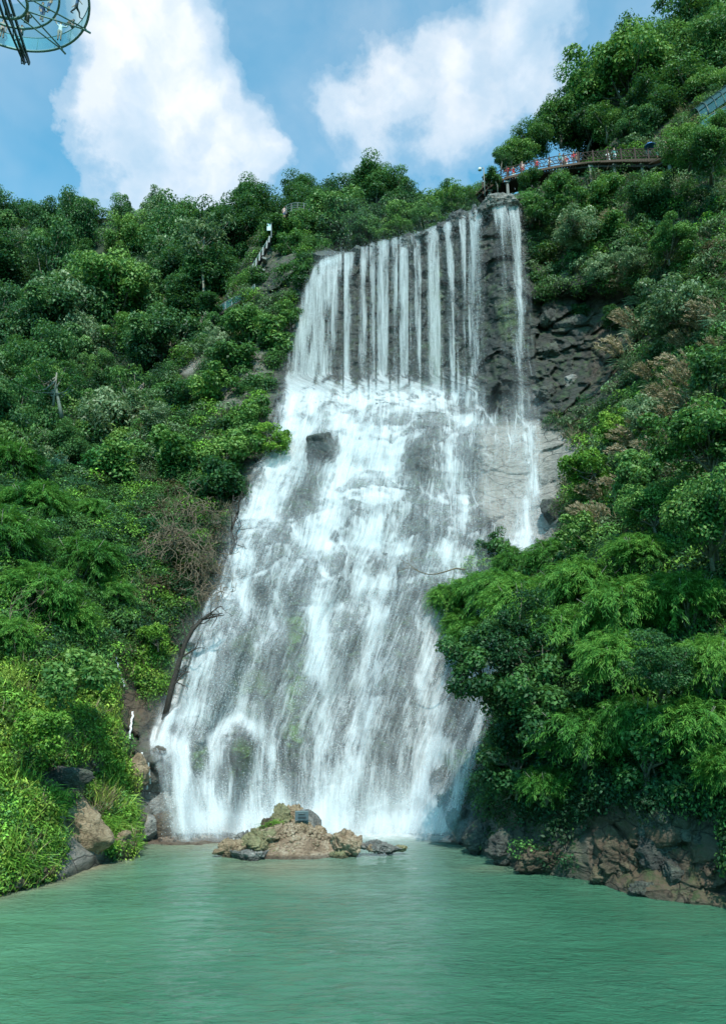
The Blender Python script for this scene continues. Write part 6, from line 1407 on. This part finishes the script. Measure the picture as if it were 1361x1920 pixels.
b_ = MB(); b_.beam(W(470, 516) + Vector((0, .5, 0)), W(507, 447) + Vector((0, .5, 0)), .9, .14); b_.build('flight', M['wood_dark'], sw)
b_ = MB(); b_.tube([W(q[1][0], q[1][1]) for q in pp_], .035, 5); b_.build('handrail', M['steel_green'], sw)
lw = empty('glass_walkway', tuple(V(430, 580, 75.5)), 'lower walkway with glass railing panels under the stairway', 'walkway'); l0 = lw.location.copy()
def W2_(px, py, Y=75.5): return V(px, py, Y) - l0
lr = [(397, 594), (412, 587), (423, 580), (435, 573), (463, 560), (472, 553), (478, 546)]
for i, (a, b) in enumerate(lr):
    b_ = MB(); b_.beam(W2_(a, b + 2), W2_(a, b - 14), .07, .07); b_.build('railing_post', M['white_metal'], lw)
for i in range(len(lr) - 1):
    p, q = lr[i], lr[i + 1]
    obj('glass_panel', mesh_np('glass_panel', [tuple(W2_(p[0], p[1])), tuple(W2_(q[0], q[1])), tuple(W2_(q[0], q[1] - 13)), tuple(W2_(p[0], p[1] - 13))], [[0, 1, 2, 3]], M['glass']), lw)
b_ = MB(); b_.tube([W2_(a, b - 14) for a, b in lr], .035, 5); b_.build('handrail', M['white_metal'], lw)
b_ = MB(); b_.beam(W2_(397, 598) + Vector((0, .6, 0)), W2_(478, 551) + Vector((0, .6, 0)), 1.4, .3); b_.build('deck', M['wood_dark'], lw)
bn = empty('banner_post', tuple(V(509, 446, 77.5)), 'post with a small pale hanging banner at the top of the stairway', 'banner')
q0 = bn.location.copy(); b_ = MB(); b_.tube([(0, 0, 0), tuple(V(509, 417, 77.5) - q0)], .06, 6); b_.build('pole', M['white_metal'], bn)
e1, e2 = V(501, 419, 77.5) - q0, V(508, 420, 77.5) - q0; hh_ = V(508, 432, 77.5) - q0
b_ = MB(); b_.add([tuple(e1), tuple(e2), tuple(hh_), (e1.x, e1.y, hh_.z)], [(0, 1, 2, 3)]); b_.build('banner', cloth('banner', (.55, .68, .70)), bn)
lo = empty('lookout_deck', tuple(V(560, 412, 88)), 'round lookout deck with pale railing among the trees above the stairway', 'lookout'); o0 = lo.location.copy()
R_ = 2.1; arc = [(R_ * math.cos(a), R_ * .9 * math.sin(a)) for a in np.linspace(0, 2 * PI, 33)]
for z_ in (.1, .45, .8, 1.15):
    b_ = MB(); b_.tube([(x, y, z_) for x, y in arc], .035 if z_ < 1 else .06, 5); b_.build('rail', M['white_metal'], lo)
for k in range(0, 32, 2):
    b_ = MB(); b_.tube([(arc[k][0], arc[k][1], -.1), (arc[k][0], arc[k][1], 1.2)], .035, 5); b_.build('railing_post', M['white_metal'], lo)
vv = [(x, y, 0) for x, y in arc[:-1]]; b_ = MB(); b_.add([(0, 0, 0)] + vv, [(0, 1 + i, 1 + (i + 1) % 32) for i in range(32)]); b_.build('floor', M['concrete'], lo)
person(V(533, 409, 87), .3, 'stand', ('rose', (.6, .4, .36)), jn, 'person in a pink top standing at the left end of the round lookout deck')
SKYTINT = (0.72, 2.75, 2.65)
# ------------------------------------------------------------------ sky, sun, camera
SUN = Vector((0.05, -0.74, 0.86)).normalized()
elev = math.asin(SUN.z); az = math.atan2(SUN.x, SUN.y)
w = bpy.data.worlds.new('World'); SC.world = w; w.use_nodes = True
nt = w.node_tree; nt.nodes.clear(); t = NT(nt)
sky = t.n('ShaderNodeTexSky', sky_type='NISHITA'); sky.sun_disc = False; sky.sun_elevation = elev; sky.sun_rotation = az
sky.air_density = 1.0; sky.dust_density = 0.6; sky.ozone_density = 2.0; sky.altitude = 100
tc = t.n('ShaderNodeTexCoord'); d = tc.outputs['Generated']
nzc = t.n('ShaderNodeTexNoise'); nzc.inputs['Scale'].default_value = 5.5; nzc.inputs['Detail'].default_value = 7; nzc.inputs['Roughness'].default_value = 0.55; t.l(d, nzc.inputs['Vector'])
sub = t.n('ShaderNodeVectorMath', operation='SUBTRACT'); t.l(nzc.outputs['Color'], sub.inputs[0]); sub.inputs[1].default_value = (0.5, 0.5, 0.5)
sc_ = t.n('ShaderNodeVectorMath', operation='SCALE'); t.l(sub.outputs[0], sc_.inputs[0]); sc_.inputs['Scale'].default_value = 0.16
wd = t.n('ShaderNodeVectorMath', operation='ADD'); t.l(d, wd.inputs[0]); t.l(sc_.outputs[0], wd.inputs[1])
def cloud(blobs):
    cur = None
    for (px, py, r, wgt) in blobs:
        c = at(px, py, 10) - np.array([0, 0, H]); c = c / np.linalg.norm(c)
        e = t.n('ShaderNodeVectorMath', operation='DISTANCE'); t.l(wd.outputs[0], e.inputs[0]); e.inputs[1].default_value = c.tolist()
        rr_ = r / F * 0.85
        v = t.math('MULTIPLY', t.math('SUBTRACT', 1.0, t.math('DIVIDE', e.outputs['Value'], rr_)), wgt)
        if cur is None: cur = v
        else:
            mx = t.n('ShaderNodeMath', operation='SMOOTH_MAX'); t.l(cur, mx.inputs[0]); t.l(v, mx.inputs[1]); mx.inputs[2].default_value = 0.25; cur = mx.outputs[0]
    return cur
c1 = cloud([(240, 20, 170, 1), (330, 60, 120, 1.1), (385, 170, 120, 1.1), (270, 200, 190, 0.9), (440, 250, 110, 1.1), (490, 300, 75, 1.2), (390, 320, 130, 0.9), (240, 310, 130, 0.55), (130, 360, 50, 0.4)])
c2 = cloud([(960, 60, 150, 0.8), (860, 120, 140, 0.85), (740, 170, 120, 0.8), (660, 210, 90, 0.8), (980, 150, 120, 0.7), (850, 240, 150, 0.45), (700, 290, 110, 0.35)])
fine = t.noise(d, 14.0, 6, 0.6)
fn = t.math('MULTIPLY', t.math('SUBTRACT', fine, 0.5), 0.85)
m1 = t.ramp(t.math('ADD', c1, fn), [(0.0, 0.0), (0.14, 0.38), (0.36, 0.80), (0.7, 0.97)], 'EASE')
m2 = t.ramp(t.math('ADD', c2, fn), [(0.0, 0.0), (0.14, 0.32), (0.36, 0.72), (0.7, 0.92)], 'EASE')
mk = t.math('MAXIMUM', m1, m2)
haze = t.ramp(t.noise(d, 2.3, 5, 0.6), [(0.35, 0.04), (0.75, 0.42)])
mk = t.math('MAXIMUM', mk, haze)
shade = t.noise(wd.outputs[0], 7.0, 5, 0.55)
ccol = t.ramp(shade, [(0.34, (5.4, 7.4, 9.2)), (0.5, (7.6, 8.8, 10.0)), (0.62, (10.2, 10.5, 10.9))])
tint = t.mix(1.0, sky.outputs[0], SKYTINT, blend='MULTIPLY')
colr = t.mix(mk, tint, ccol)
bg = t.n('ShaderNodeBackground'); bg.inputs['Strength'].default_value = 0.104; t.l(colr, bg.inputs['Color'])
wo = t.n('ShaderNodeOutputWorld'); t.l(bg.outputs[0], wo.inputs[0])

sl = bpy.data.lights.new('sun', 'SUN'); sl.energy = 5.0; sl.angle = math.radians(0.55); sl.color = (1.0, 0.965, 0.89)
so = bpy.data.objects.new('sun', sl); COL.objects.link(so); so.rotation_euler = SUN.to_track_quat('Z', 'Y').to_euler(); so.location = (20, -20, 60)

cam = bpy.data.cameras.new('camera'); co = bpy.data.objects.new('camera', cam); COL.objects.link(co)
cam.sensor_fit = 'VERTICAL'; cam.sensor_height = 24.0; cam.lens = 24.0 * F / 1920.0; cam.clip_end = 8000; cam.clip_start = 0.1
co.location = (0, 0, H); co.rotation_euler = (PI / 2 + PIT, 0, 0)
SC.camera = co
SC.view_settings.view_transform = 'Standard'; SC.view_settings.look = 'None'; SC.view_settings.exposure = 0; SC.view_settings.gamma = 1
SC.render.engine = 'CYCLES'
SC.cycles.max_bounces = 7; SC.cycles.transparent_max_bounces = 24; SC.cycles.diffuse_bounces = 3; SC.cycles.glossy_bounces = 2; SC.cycles.transmission_bounces = 3
SC.cycles.caustics_reflective = False; SC.cycles.caustics_refractive = False
